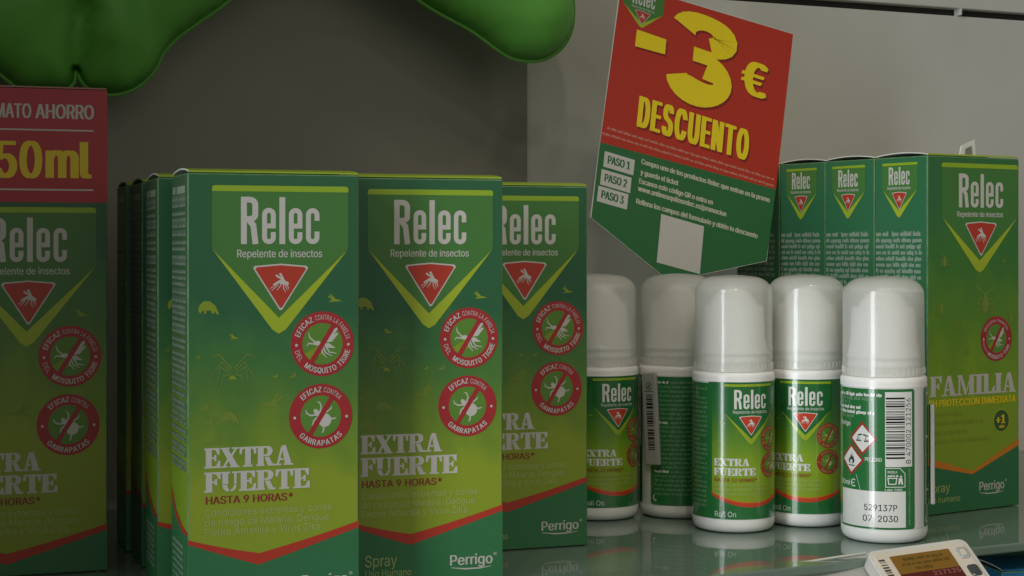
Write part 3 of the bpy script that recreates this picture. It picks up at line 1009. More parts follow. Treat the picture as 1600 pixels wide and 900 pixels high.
    brand_word(sd, a[0], b[0], Q(1405, 290)[1], Q(1405, 262)[1] - Q(1405, 290)[1], 3, M_WHITE)
    a, b = Q(1387, 297), Q(1423, 297)
    sd.text("Repelente de insectos", a[0], b[0], Q(1405, 297)[1], 1.3, 3, M_WHITE, bold=.015)
    a, b = Q(1394, 301), Q(1417, 301)
    warn_triangle(sd, a[0], b[0], Q(1405, 302)[1], Q(1405, 328.5)[1], 3, (M_RED, M_WHITE), .1)
    sd.build("side_logo", lm, root)
    st = Art()
    x0, x1 = Q(1369, 370)[0], Q(1441, 370)[0]
    y = Q(1405, 370)[1]
    st.micro(x0, x0 + 8.5, y, 2.2, 1, M_MICRO, rnd)
    st.micro(x0 + 10, x1, y, 2.2, 1, M_MICROW, rnd)
    for i in range(1, 26):
        st.micro(x0, x1, y - i * 2.78, 2.0, 1, M_MICROW if i % 9 else M_WHITE, rnd, 1 if i % 8 else .5)
    st.build("side_text", lm, root)
    link_mesh("top_flap", lid_mesh(WF, DEP, HF, .0013, M_CARTONLIME), root)
    return root
G_FA = "family size green cartons in a file at the right"
fam = make_family()
fc = Vector((0.184, 0.737)); st_ = Vector((-math.sin(TF), math.cos(TF))) * (DEP + .0004)
flab = ["front green carton of the right file, reading FAMILIA, white tab on top",
        "second green carton of the right file, only its side and small logo visible",
        "third green carton of the right file, side visible between its neighbours and the card",
        "rearmost green carton of the right file, mostly hidden behind the discount card"]
for i in range(4):
    o = fam if i == 0 else copy_tree(fam)
    c = fc + st_ * i
    place_corner(o, (c.x, c.y), TF + math.radians((0, .4, -.3, .5)[i]), WF, DEP)
    tag(o, flab[i], "carton", G_FA)
# anti-theft tab stuck up from the front one's top
def tab():
    bm = bmesh.new()
    pts = [(0, 0), (.0125, 0), (.0115, .0105), (.0015, .0065)]
    lo = [bm.verts.new((x, .0004, z)) for x, z in pts]; hi = [bm.verts.new((x, -.0004, z)) for x, z in pts]
    bm.faces.new(hi); bm.faces.new(lo[::-1])
    for i in range(4): bm.faces.new((lo[i], lo[(i + 1) % 4], hi[(i + 1) % 4], hi[i]))
    gf = bm.faces.new([bm.verts.new((x, -.0006, z)) for x, z in ((.0035, .0008), (.0095, .0008), (.0088, .0068), (.0042, .005))])
    gf.material_index = 1
    o = bm_obj("security_tab", bm, [M_LWHITE, M_BOARD], fam)
    o.location = (.0035, -.004, HF + .0006); o.scale = (.85, 1, .8)
tab()

# ------------------------------------------------------------------ roll-on bottles
RB = 0.01745
def lathe(prof, n=72):
    bm = bmesh.new()
    rings = []
    for r, z in prof:
        if r < 1e-6: rings.append([bm.verts.new((0, 0, z))])
        else: rings.append([bm.verts.new((r * math.cos(2 * math.pi * k / n), r * math.sin(2 * math.pi * k / n), z)) for k in range(n)])
    for a, b in zip(rings, rings[1:]):
        for k in range(n):
            q = (k + 1) % n
            if len(a) == 1 and len(b) == 1: continue
            if len(a) == 1: bm.faces.new((a[0], b[q], b[k]))
            elif len(b) == 1: bm.faces.new((a[k], a[q], b[0]))
            else: bm.faces.new((a[k], a[q], b[q], b[k]))
    return bm

M_PLASTIC = mat("white_plastic", (0.85, 0.85, 0.83), rough=0.28, vary=0.01)
def cap_mat():
    m = bpy.data.materials.new("frosted_cap")
    m.use_nodes = True
    nt = m.node_tree
    p = nt.nodes["Principled BSDF"]
    p.inputs["Base Color"].default_value = (0.92, 0.92, 0.88, 1)
    p.inputs["Roughness"].default_value = 0.30
    p.inputs["Coat Weight"].default_value = 0.8
    p.inputs["Coat Roughness"].default_value = 0.012
    p.inputs["Coat IOR"].default_value = 1.7
    tr = nt.nodes.new("ShaderNodeBsdfTransparent"); tr.inputs[0].default_value = (0.92, 0.94, 0.93, 1)
    tl = nt.nodes.new("ShaderNodeBsdfTranslucent"); tl.inputs[0].default_value = (0.9, 0.9, 0.86, 1)
    m1 = nt.nodes.new("ShaderNodeMixShader"); m1.inputs[0].default_value = 0.28
    nt.links.new(p.outputs[0], m1.inputs[1]); nt.links.new(tl.outputs[0], m1.inputs[2])
    m2 = nt.nodes.new("ShaderNodeMixShader"); m2.inputs[0].default_value = 0.46
    nt.links.new(m1.outputs[0], m2.inputs[1]); nt.links.new(tr.outputs[0], m2.inputs[2])
    nt.links.new(m2.outputs[0], nt.nodes["Material Output"].inputs[0])
    return m
M_CAP = cap_mat()

def cyl_map(r):                   # u in mm along the girth, 0 = facing -y; v in mm height
    return lambda u, v, l: Vector(((r + l) * math.sin(u / 1000 / RB), -(r + l) * math.cos(u / 1000 / RB), v / 1000))
DEG = math.radians(1) * RB * 1000   # mm of girth per degree
YB = lambda Y: (CAMZ - (Y - HORIZ) * .691 / FPX) * 1000

def label_back(rnd):
    """panel A (warnings, bar code) and panel B (small print): degrees from the front logo"""
    a = Art()
    zt, zb = 62.3, 6.0
    A0, A1, Bx0, Bx1 = 62 * DEG, 185 * DEG, 205 * DEG, 304.6 * DEG
    a.rrect(A0, A1, zb, zt, 1.2, 1, M_LGREEN)
    a.rrect(Bx0, Bx1, zb, zt, 1.2, 1, M_LGREEN)
    a.rect(Bx1 - 1.5, 305.2 * DEG, zb - .05, zt + .55, 0, M_LGREEN)
    a.rect(60.9 * DEG, A0 + 1.5, zb - .05, zt + .5, 0, M_LGREEN)
    C = 142                       # the degree that faces the viewer on the nearest bottle
    d5 = .6665
    Z = lambda Y: (CAMZ - (Y - HORIZ) * d5 / FPX) * 1000
    Xa = lambda X: (C + math.degrees(math.asin(max(-.995, min(.995, (X - 1381.5) / 66.5))))) * DEG
    # white code panel
    a.rect(Xa(1320), Xa(1413.5), Z(825), Z(768.5), 2, M_LWHITE)
    a.text("529137P", Xa(1352), Xa(1401), Z(799), 2.5, 3, M_LBLACK, bold=.012)
    a.text("07", Xa(1350), Xa(1364), Z(816), 2.5, 3, M_LBLACK, bold=.012)
    a.text("2030", Xa(1372.5), Xa(1402), Z(816), 2.5, 3, M_LBLACK, bold=.012)
    # bar code
    bx0, bx1 = Xa(1383.5), Xa(1423)
    a.rect(bx0, bx1, Z(730), Z(613), 2, M_LWHITE)
    y, yend = Z(717.5), Z(620.5)
    while y < yend:
        t = rnd.choice((.28, .28, .5, .75)); 
        a.rect(bx0 + .3, Xa(1412.5), y, min(y + t, yend), 3, M_LBLACK)
        y += t + rnd.choice((.28, .35, .5, .7))
    def up_text(s, X, Y0, Y1, capx):
        vs, fs = text2d(s)
        lo, hi = min(v[0] for v in vs), max(v[0] for v in vs)
        k = (Z(Y1) - Z(Y0)) / (hi - lo)
        x = Xa(X)
        a.tris([(x - v[1] / CAP * capx, Z(Y0) + (v[0] - lo) * k) for v in vs], fs, 3, M_LBLACK)
    up_text("8", 1421, 725.5, 719, 2.2)
    up_text("470002", 1421, 713, 672, 2.2)
    up_text("121256", 1421, 665.5, 623, 2.2)
    # addresses, hazard diamonds, recycling mark
    for Y, X1, mm in ((620.5, 1380, M_LWHITE), (627, 1371, M_LMICRO), (633, 1327, M_LMICRO), (641, 1349, M_LWHITE), (648.5, 1368, M_LWHITE), (655, 1338, M_LMICRO)):
        a.micro(Xa(1318), Xa(X1), Z(Y), 1.35, 2, mm, rnd)
    a.text("Perrigo", Xa(1318), Xa(1332), Z(668.5), 1.9, 2, M_LWHITE, bold=.015)
    for (X, Y, hw, hh) in ((1350, 687, 6.3, 6.9), (1333.5, 721.5, 6.3, 6.4)):
        cx, cy = Xa(X), Z(Y)
        a.poly([(cx - hw, cy), (cx, cy - hh), (cx + hw, cy), (cx, cy + hh)], 2, M_LSEAL)
        a.poly([(cx - hw * .8, cy), (cx, cy - hh * .8), (cx + hw * .8, cy), (cx, cy + hh * .8)], 3, M_LWHITE)
    cx, cy = Xa(1350), Z(687)
    P = lambda pts: [(cx + p[0], cy + p[1]) for p in pts]
    a.line(P([(-2.2, 1.2), (-.2, 1.7)]), .55, 4, M_LBLACK); a.line(P([(2.3, 1.0), (.3, 1.6)]), .55, 4, M_LBLACK)
    a.rect(cx - 3.0, cx - .6, cy - 1.1, cy - .6, 4, M_LBLACK)
    a.line(P([(-1.6, .7), (-1.5, -.5)]), .25, 4, M_LBLACK); a.line(P([(-2.2, .7), (-2.3, -.5)]), .25, 4, M_LBLACK)
    a.line(P([(1.6, .6), (1.3, -.2), (1.8, -.6)]), .25, 4, M_LBLACK)
    a.poly(P([(.7, -.5), (1.2, -.8), (2.4, -.6), (2.9, -1.3), (1.6, -1.2), (.8, -1.4)]), 4, M_LBLACK)
    cx, cy = Xa(1333.5), Z(722)
    a.poly(P([(-1.2, -1.4), (-1.7, -.3), (-1.2, .8), (-.9, .1), (-.5, 2.0), (-.1, 1.0), (.2, 3.0), (.7, 1.0), (1.1, 1.6), (1.4, -.1), (1.7, .3), (1.5, -.8), (.9, -1.5)]), 4, M_LBLACK)
    a.poly(P([(-.5, -1.3), (-.7, -.6), (-.1, .4), (.1, -.3), (.5, .2), (.7, -.8), (.4, -1.4)]), 5, M_LWHITE)
    a.rect(cx - 1.7, cx + 1.7, cy - 2.5, cy - 2.1, 4, M_LBLACK)
    a.text("PELIGRO", Xa(1353.5), Xa(1378.5), Z(722), 1.5, 2, M_LWHITE, bold=.02)
    a.text("50ml", Xa(1319), Xa(1331), Z(762.5), 2.0, 2, M_LWHITE, bold=.015)
    e0 = (Xa(1336.5), Z(758))
    a.line(arcpts(e0[0], e0[1], 1.3, 1.4, 50, 310, 10), .4, 2, M_LWHITE); a.line([(e0[0] - 1.2, e0[1]), (e0[0] + .5, e0[1])], .35, 2, M_LWHITE)
    b0, b1, c0, c1 = Xa(1384), Xa(1412.5), Z(761.5), Z(732)
    a.line([(b0, c0), (b1, c0), (b1, c1 - 2.2), (b1 - 2.2, c1), (b0, c1)], .3, 2, M_LWHITE, closed=True)
    a.text("RECICLA", b0 + .8, b0 + 4.6, c1 - 2.0, .95, 2, M_LWHITE, bold=.02)
    a.micro(b0 + .8, b0 + 5.2, c1 - 3.4, .8, 2, M_LWHITE, rnd)
    a.line([(b0 + 1.2, c0 + 1.2), (b0 + .9, c0 + 3.6), (b0 + 4.4, c0 + 3.6), (b0 + 4.0, c0 + 1.2)], .4, 2, M_LWHITE, closed=True)
    a.disc(b0 + 6.1, c0 + 4.2, .45, 2, M_LWHITE, 10)
    a.poly([(b0 + 5.2, c0 + 3.6), (b0 + 6.6, c0 + 3.6), (b0 + 7.0, c0 + 1.0), (b0 + 6.3, c0 + 1.0), (b0 + 6.0, c0 + 2.2), (b0 + 5.5, c0 + 1.0), (b0 + 5.0, c0 + 1.0)], 2, M_LWHITE)
    a.text("Lote: CAD:", b0 - .3, b1 - 1.0, Z(767.6), .95, 2, M_LWHITE, bold=.02)
    a.line([(Xa(1340.5), Z(744)), (Xa(1351), Z(783))], .16, 6, M_LWHITE)      # a scratch
    # thin upright print at the panel's edge
    x = Xa(1419)
    vv = Z(822)
    while vv < Z(735):
        a.rect(x - .45, x + .45, vv, vv + rnd.uniform(.4, .7), 2, M_LMICRO); vv += .85
    # panel B: dense small print
    z = zt - 3.0
    i = 0
    while z > zb + 3.5:
        mm = M_LWHITE if i in (0, 9, 20, 26) else M_LMICRO
        xs = Bx0 + 2.2
        if mm is M_LWHITE:
            a.micro(xs, xs + 7, z, 1.15, 2, mm, rnd); a.micro(xs + 7.6, Bx1 - 2, z, 1.1, 2, M_LMICRO, rnd)
        else:
            a.micro(xs, Bx1 - 2, z, 1.1, 2, mm, rnd, rnd.choice((1, 1, .95, .8)))
        z -= 1.95; i += 1
    a.line(arcpts(Bx0 + 2.6, zb + 3.2, 1.0, 1.2, 110, 300, 8), [.2] + [.5] * 7 + [.2], 2, M_LWHITE)
    return a

def label_front():
    lab, lg, em, s1, s2 = Art(), Art(), Art(), Art(), Art()
    an = lambda d: d * DEG
    # foot
    L, A, R = (an(-55), YB(775)), (an(0), YB(789)), (an(60), YB(766))
    def cv(dy, k):
        return [(an(-55) + (an(115) * i / 20), YB(772 + dy) - (YB(772) - YB(790)) * math.sin(math.pi * min(1, max(0, (i / 20)))) ** .8 * k) for i in range(21)]
    up, dn = cv(-1, .92), cv(3, 1.05)
    org = cv(-2.3, .9)
    lab.poly([(an(-55), 5.9), (an(61), 5.9)] + dn[::-1][:1] + dn[::-1][1:], 1, M_LGREEN)
    lab.poly(up + dn[::-1], 2, M_LRED)
    lab.poly(org + up[::-1], 2, M_LORANGE)
    x0 = an(-51.5)
    stencil(lab, "EXTRA", x0, an(-2.4), YB(729.3), YB(717.5) - YB(729), 2, M_LWHITE)
    stencil(lab, "FUERTE", x0, an(6.6), YB(744.3), YB(732.5) - YB(744), 2, M_LWHITE)
    lab.text("HASTA 12 HORAS*", an(-50.5), an(8.5), YB(754), 1.45, 2, M_LMAROON, bold=.02)
    for t, x1, Y in (("Condiciones extremas y zonas", 25, 761), ("de riesgo de Malaria, Dengue,", 25, 768), ("Fiebre Amarilla y Virus Zika.", 21, 775)):
        lab.text(t, x0, an(x1), YB(Y), 1.2, 2, M_LPALE)
    lab.text("Roll On", an(-50), an(-21), YB(809), 2.2, 2, M_LWHITE)
    for (d, Y, s) in ((-40, 662, 2.6), (-20, 676, 1.4), (-46, 690, 2), (22, 664, 2.4)):
        c = (an(d), YB(Y))
        lab.poly([(c[0] - s * .6, c[1]), (c[0], c[1] + s * .2), (c[0] + s * .6, c[1] - s * .15), (c[0], c[1] - s * .15)], 2, M_LBUG)
    shield(lg, an(-37), an(37), YB(601.5), YB(645), YB(696), YB(687), 0, 2, (M_LSHIELD, M_LLIME, M_LLIME), 1.0, .5)
    brand_word(lg, an(-23.5), an(24), YB(640.3), YB(610.3) - YB(640.3), 4, M_LWHITE)
    lg.text("Repelente de insectos", an(-25), an(26), YB(647.3), 1.3, 4, M_LWHITE)
    warn_triangle(em, an(-16.7), an(16.7), YB(652), YB(681), 4, (M_LRED, M_LWHITE), .085)
    ms = (M_LSEAL, M_LLIME if False else mat("film_seal_green", (.10, .24, .03), **GL), M_LPALE)
    seal(s1, an(32.8), YB(688), 5.3, 'mosquito', 3, ms, [("EFICAZ", 138, 52, .0, .17), ("CONTRA LA FAMILIA", 58, 98, .0, .15)], [("DEL", 206, 26, .0, .15), ("MOSQUITO TIGRE", 288, 118, .0, .17)])
    seal(s2, an(32.8), YB(729.6), 5.3, 'tick', 3, ms, [("EFICAZ", 113, 50, .0, .17), ("CONTRA", 62, 44, .0, .15)], [("GARRAPATAS", 270, 100, .0, .17)])
    return lab, lg, em, s1, s2

def label_sheet():
    """film round the body: printed front art from -55 to 61 deg, white elsewhere"""
    bm = bmesh.new()
    uvl = bm.loops.layers.uv.new("UVMap")
    z0, z1 = .0059, .0629
    r = RB + .00012
    degs = [-55 + 2.9 * k for k in range(41)] + [64 + 3 * k for k in range(81)] + [305]
    vs = [[bm.verts.new((r * math.sin(math.radians(d)), -r * math.cos(math.radians(d)), z)) for d in degs] for z in (z0, z1)]
    for i in range(len(degs) - 1):
        f = bm.faces.new((vs[0][i], vs[0][i + 1], vs[1][i + 1], vs[1][i]))
        f.material_index = 0 if degs[i] < 60.9 else 1
        for l in f.loops:
            d = math.degrees(math.atan2(l.vert.co.x, -l.vert.co.y)) if degs[i] < 150 else 0
            l[uvl].uv = ((d + 55) / 116, (l.vert.co.z - z0) / (z1 - z0))
        f.smooth = True
    me = bpy.data.meshes.new("label")
    bm.normal_update(); bm.to_mesh(me); bm.free()
    me.materials.append(M_LABELART); me.materials.append(M_LWHITE)
    return me

def make_bottle():
    root = empty("roll_on_bottle", (0, 0, 0))
    bm = lathe([(0, .0006), (RB - .0042, .0004), (RB - .0030, 0), (RB - .0018, .0004), (RB - .0007, .0014), (RB - .0001, .0030), (RB, .0048), (RB, .0645), (RB - .0001, .0660), (RB - .0007, .0666), (RB - .0024, .0668),
                (.0142, .0668), (.0142, .0705), (.0149, .0708), (.0149, .0716), (.0142, .0719), (.0142, .0738), (.0149, .0741), (.0149, .0749), (.0142, .0752), (.0142, .0775), (.0134, .0800), (.0126, .0935), (.0118, .0945), (0, .0945)])
    bm_obj("bottle_body", bm, M_PLASTIC, root, True)
    rc = .0166
    dome = [(rc - .0002 - .0088 + .0088 * math.cos(math.radians(a)), .0996 + .0070 * math.sin(math.radians(a))) for a in range(0, 78, 7)]
    outer = [(rc + .0001, .0671), (rc, .0700), (rc - .0002, .085), (rc - .0002, .0990)] + dome + [(.0065, .1068), (.0035, .1071), (0, .1072)]
    inner = [(0, .1062), (.004, .1061), (.0075, .1057), (rc - .0060, .1050), (rc - .0022, .1020), (rc - .0012, .098), (rc - .0012, .0675), (rc + .0001, .0671)]
    bm = lathe(outer)
    o = bm_obj("cap", bm, M_CAP, root, True)
    bm = lathe([(0, .0945 + .004)] + [(.0112 * math.sin(math.radians(a)), .0905 + .0112 * math.cos(math.radians(a))) for a in range(10, 81, 10)] + [(.0112, .0905)])
    bm_obj("roll_ball", bm, M_PLASTIC, root, True)
    # grip ribs round the foot of the cap
    bm = bmesh.new()
    for k in range(48):
        a = 2 * math.pi * k / 48
        m_ = Matrix.Translation((math.cos(a) * (rc + .00005), math.sin(a) * (rc + .00005), .0690)) @ Matrix.Rotation(a, 4, 'Z') @ Matrix.Diagonal((.0003, .0008, .0024, 1))
        bmesh.ops.create_cube(bm, size=1, matrix=m_)
    bm_obj("grip_ribs", bm, M_CAP, root)
    sheet = link_mesh("label", label_sheet(), root)
    lab, lg, em, s1, s2 = label_front()
    fm = cyl_map(RB + .00012)
    us = 1.1
    lab.build("lettering", fm, sheet, us)
    lg.build("logo_panel", fm, sheet, us)
    em.build("warning_triangle", fm, sheet, us)
    s1.build("mosquito_seal", fm, sheet, us)
    s2.build("tick_seal", fm, sheet, us)
    label_back(random.Random(11)).build("back_print", fm, sheet, us)
    return root

def bottle_at(o, X, d, deg):
    """X photo column, d depth; deg: how far the front logo is turned to the right of the viewer"""
    x = (X - 800) / FPX * d
    view = math.degrees(math.atan2(-x, d))       # direction of the viewer seen from the bottle
    o.location = (x, d, 0.0003)
    o.rotation_euler = (0, 0, math.radians(deg) - math.atan2(x, d))
G_BO = "white roll-on bottles in front of the right file"
bottles = [(1146, .708, 24.4, "middle of the five roll-on bottles, its front logo turned off to the right"),
           (1259.5, .722, -1.0, "roll-on bottle with logo facing straight out, between the middle and the bar-coded bottle"),
           (1381.5, .6835, -142, "nearest roll-on bottle showing bar code, hazard diamonds and 529137P"),
           (1059, .744, 113, "roll-on bottle showing small print, with a white bar-coded security strip"),
           (935.5, .739, 28.5, "leftmost roll-on bottle, partly hidden by a green carton")]
bp = make_bottle()
BO = []
for i, (X, d, a, lab) in enumerate(bottles):
    o = bp if i == 0 else copy_tree(bp)
    bottle_at(o, X, d, a)
    tag(o, lab, "bottle", G_BO)
    BO.append(o)
BO[2].rotation_euler = (math.radians(-.3), math.radians(.5), BO[2].rotation_euler[2])

def security_strip(parent, view_deg, bottle_deg, zc, code, tilt, lift=.0006):
    """raised white strip glued to a label"""
    bm = bmesh.new()
    bmesh.ops.create_cube(bm, size=1)
    for v in bm.verts: v.co = Vector((v.co.x * .0078, v.co.y * .0018, v.co.z * .0405))
    bmesh.ops.bevel(bm, geom=bm.edges[:], offset=.0005, segments=2, affect='EDGES', profile=.5)
    o = bm_obj("security_strip", bm, mat("strip_white", (.36, .36, .34), rough=.35), parent)
    a = math.radians(view_deg - bottle_deg)
    r = RB + .0011 + lift
    o.location = (r * math.sin(a), -r * math.cos(a), zc)
    o.rotation_euler = (0, math.radians(tilt), a)
    if code:
        ar = Art(); rnd = random.Random(4)
        y = -13.5
        while y < 11:
            if not (-4.6 < y < -3.4 or 3.2 < y < 4.4):
                t = rnd.choice((.4, .7, 1.0))
                ar.rect(-1.7, 1.9, y, y + t, 0, M_LBLACK)
                y += t + rnd.choice((.35, .5))
            else: y += .5
        ar.line(arcpts(.1, 14.4, 1.5, 1.5, 0, 330, 14), .3, 0, M_LBLACK)
        ar.line([(-.6, 13.6), (.8, 15.2)], .35, 0, M_LBLACK); ar.line([(.8, 13.7), (-.5, 14.6)], .35, 0, M_LBLACK)
        ar.rect(-2.2, 2.2, 11.9, 12.2, 0, M_LBLACK)
        ar.build("bar_code", lambda u, v, l: Vector((u / 1000, -.0009 - l, v / 1000)), o)
security_strip(BO[3], -37, 113, .0437, True, -3.5)
security_strip(BO[2], 93, -142, .0345, False, 2.0)

# ------------------------------------------------------------------ discount card
def card():
    # plane of the card: leans back and turns a little to the left
    O = at(937, 222, 0.775)
    sc = 0.775 / FPX
    U = (Vector((276, 0, -74)) + Vector((0, 128, 0))).normalized()
    dn = Vector((-43, 0, -348))
    dn.y = -(dn.x * U.x + dn.z * U.z) / U.y          # square corners
    V = -dn.normalized()
    F = Frame(O, U, V)
    P = F.px
    tl, tr, br, bv, bl = P(969, -14), P(1240, 53), P(1198, 408), P(1046, 440), P(923, 340)
    x0, x1 = (tl[0] + bl[0]) / 2, (tr[0] + br[0]) / 2
    y1 = (P(1050, 0)[1] + tr[1]) / 2
    out = [(bl[0], bl[1]), bv, (br[0], br[1]), tr, (tl[0], P(1050, 0)[1] + (P(1050, 0)[1] - tr[1]) * .02)]
    root = empty("discount_card", O)
    root.matrix_world = Matrix(((U.x, -F.N.x, V.x, O.x), (U.y, -F.N.y, V.y, O.y), (U.z, -F.N.z, V.z, O.z), (0, 0, 0, 1)))
    bm = bmesh.new()
    t = .0009
    fr = [bm.verts.new((a / 1000, 0, b / 1000)) for a, b in out]; bk = [bm.verts.new((a / 1000, t, b / 1000)) for a, b in out]
    bm.faces.new(fr); bm.faces.new(bk[::-1])
    for i in range(len(out)): bm.faces.new((bk[i], bk[(i + 1) % len(out)], fr[(i + 1) % len(out)], fr[i]))
    bm_obj("card_board", bm, M_CARDEDGE, root)
    fm = lambda u, v, l: Vector((u / 1000, -l, v / 1000))
    MR = mat("poster_red", (0.44, 0.028, 0.012), rough=.45, vary=.03)
    MG = mat("poster_green", (0.020, 0.135, 0.040), rough=.45, vary=.03)
    MY = mat("poster_yellow", (0.80, 0.63, 0.008), rough=.45, vary=.03)
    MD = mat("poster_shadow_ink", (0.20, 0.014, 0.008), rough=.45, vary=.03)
    MT = mat("poster_pale", (0.50, 0.50, 0.40), rough=.45)
    MTR = mat("poster_pink", (0.52, 0.20, 0.15), rough=.45)
    e = .25
    L, R = P(937, 222), P(1213, 296)
    bgd = Art()
    bgd.poly([(L[0] + e, L[1]), (R[0] - e, R[1]), (tr[0] - e, tr[1] - e), (tl[0] + e, out[4][1] - e)], 0, MR)
    bgd.poly([(bl[0] + e, bl[1] + e * .3), (bv[0], bv[1] + e), (br[0] - e, br[1] + e * .4), (R[0] - e, R[1]), (L[0] + e, L[1])], 0, MG)
    pb = bgd.build("printed_face", fm, root)
    big = Art()
    # minus, 3, euro
    ml, mr_ = P(992, 75), P(1041, 62)
    q = [P(995, 46), P(1041, 62), P(1039, 85), P(992, 72)]
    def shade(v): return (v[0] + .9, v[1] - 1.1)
    a_, b_ = P(1041, 150), P(1148, 160)
    big.poly(q, 2, MY)
    cap3 = P(1095, 18)[1] - P(1092, 162)[1]
    yb = P(1092, 163)[1]
    t0, t1 = P(1040, 115)[0], P(1150, 120)[0]
    kx = t1 - t0
    arc = [(.30 + .0, .735)]
    up_ = arcpts(.50, .765, .30, .132, 172, -70, 16)
    lo_ = arcpts(.48, .270, .335, .160, 75, -172, 18)
    for path, w0 in ((up_, .205), (lo_, .225)):
        tmp = Art(); tmp.line([(p[0], p[1] * 1.36) for p in path], [w0 * 1.45 * (1.0 + .22 * math.cos(2 * math.radians(172 - i * 240 / len(path)))) for i in range(len(path))], 0, MY)
        vs, fs, _, _ = tmp.items[0]
        big.tris([(t0 + v[0] * kx, yb + v[1] / 1.36 * cap3) for v in vs], fs, 2, MY)
    big.rect(t0 + kx * .36, t0 + kx * .66, yb + cap3 * .445, yb + cap3 * .60, 2, MY)
    ce = P(1178, 96)[1] - P(1178, 154)[1]
    big.text("€", P(1157, 128)[0], P(1199, 128)[0], P(1178, 153)[1] + ce * .05, ce * .92, 2, MY, bold=.05, copies=5)
    cd = P(1000, 157)[1] - P(996, 205)[1]
    big.heavy("DESCUENTO", P(994, 200)[0], P(1171, 215)[0], (P(996, 203)[1] + P(1165, 245)[1]) / 2, cd, 2, MY)
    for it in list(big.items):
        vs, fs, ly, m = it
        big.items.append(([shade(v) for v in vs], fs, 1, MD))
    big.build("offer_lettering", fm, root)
    sm = Art()
    rnd = random.Random(8)
    for (X0, Y0, X1) in ((948, 206, 1210), (940, 214, 1212)):
        a, b = P(X0, Y0), P(X1, Y0 + .268 * (X1 - X0))
        sm.micro(a[0], b[0], (a[1] + b[1]) / 2 - .3, 1.35, 1, MTR, rnd)
    for i, (X, Y) in enumerate(((945, 236), (940, 264), (935, 290))):
        a = P(X, Y); 
        w_ = P(X + 47, Y + 12)[0] - a[0]; h_ = a[1] - P(X - 3, Y + 24)[1]
        sm.rect(a[0], a[0] + w_, a[1] - h_, a[1], 1, M_WHITE)
        sm.text("PASO %d" % (i + 1), a[0] + w_ * .12, a[0] + w_ * .87, a[1] - h_ * .72, h_ * .50, 2, MG, bold=.05)
    for t, X0, Y0, X1, Y1 in (("Compra uno de los productos Relec que entran en la promo", 1001, 261, 1203, 309), ("y guarda el ticket", 1000, 274, 1060, 286),
                              ("Escanea este código QR o entra en", 998, 288, 1114, 316), ("www.antimosquitosrelec.es/promocion", 996, 301, 1135, 333),
                              ("Rellena los campos del formulario y obtén tu descuento", 993, 322, 1184, 366)):
        a, b = P(X0, Y0), P(X1, Y1)
        sm.text(t, a[0], b[0], (a[1] + b[1]) / 2 - .4, 2.55, 1, MT, bold=.045)
    sm.build("small_lettering", fm, root)
    lg = Art()
    c = P(1003, 44)
    xa = c[0]
    xl, xr = P(976, -10)[0] - .5, P(1037, 0)[0] + .5
    shield(lg, xl, xr, P(1008, -40)[1], P(977, 4)[1] + .3, c[1], P(1003, 37)[1], (xl + xr) / 2, 2, (M_SHIELD, M_CHEV, M_BAND), 1.0, .6)
    xm = (xl + xr) / 2
    yb_ = P(1005, 10)[1]
    brand_word(lg, xm - 6.3, xm + 6.3, yb_, 8.6, 4, M_WHITE)
    lg.text("Repelente de insectos", xm - 6.4, xm + 6.4, yb_ - 2.0, 1.3, 4, M_WHITE)
    warn_triangle(lg, xm - 4.4, xm + 4.4, yb_ - 3.0, yb_ - 9.6, 4, (M_RED, M_WHITE), .1)
    lg.build("logo_panel", fm, root)
    # the white code square of the card, left blank
    qd = Art()
    a = P(1033, 336)
    b = P(1100, 352)
    c2 = P(1023, 409)
    qd.rect(a[0], b[0], c2[1], (a[1] + b[1]) / 2, 1, M_WHITE)
    qd.build("white_square", fm, root)
    tag(root, "tilted red and green discount card reading -3€ DESCUENTO, standing behind the bottles", "sign")
card()

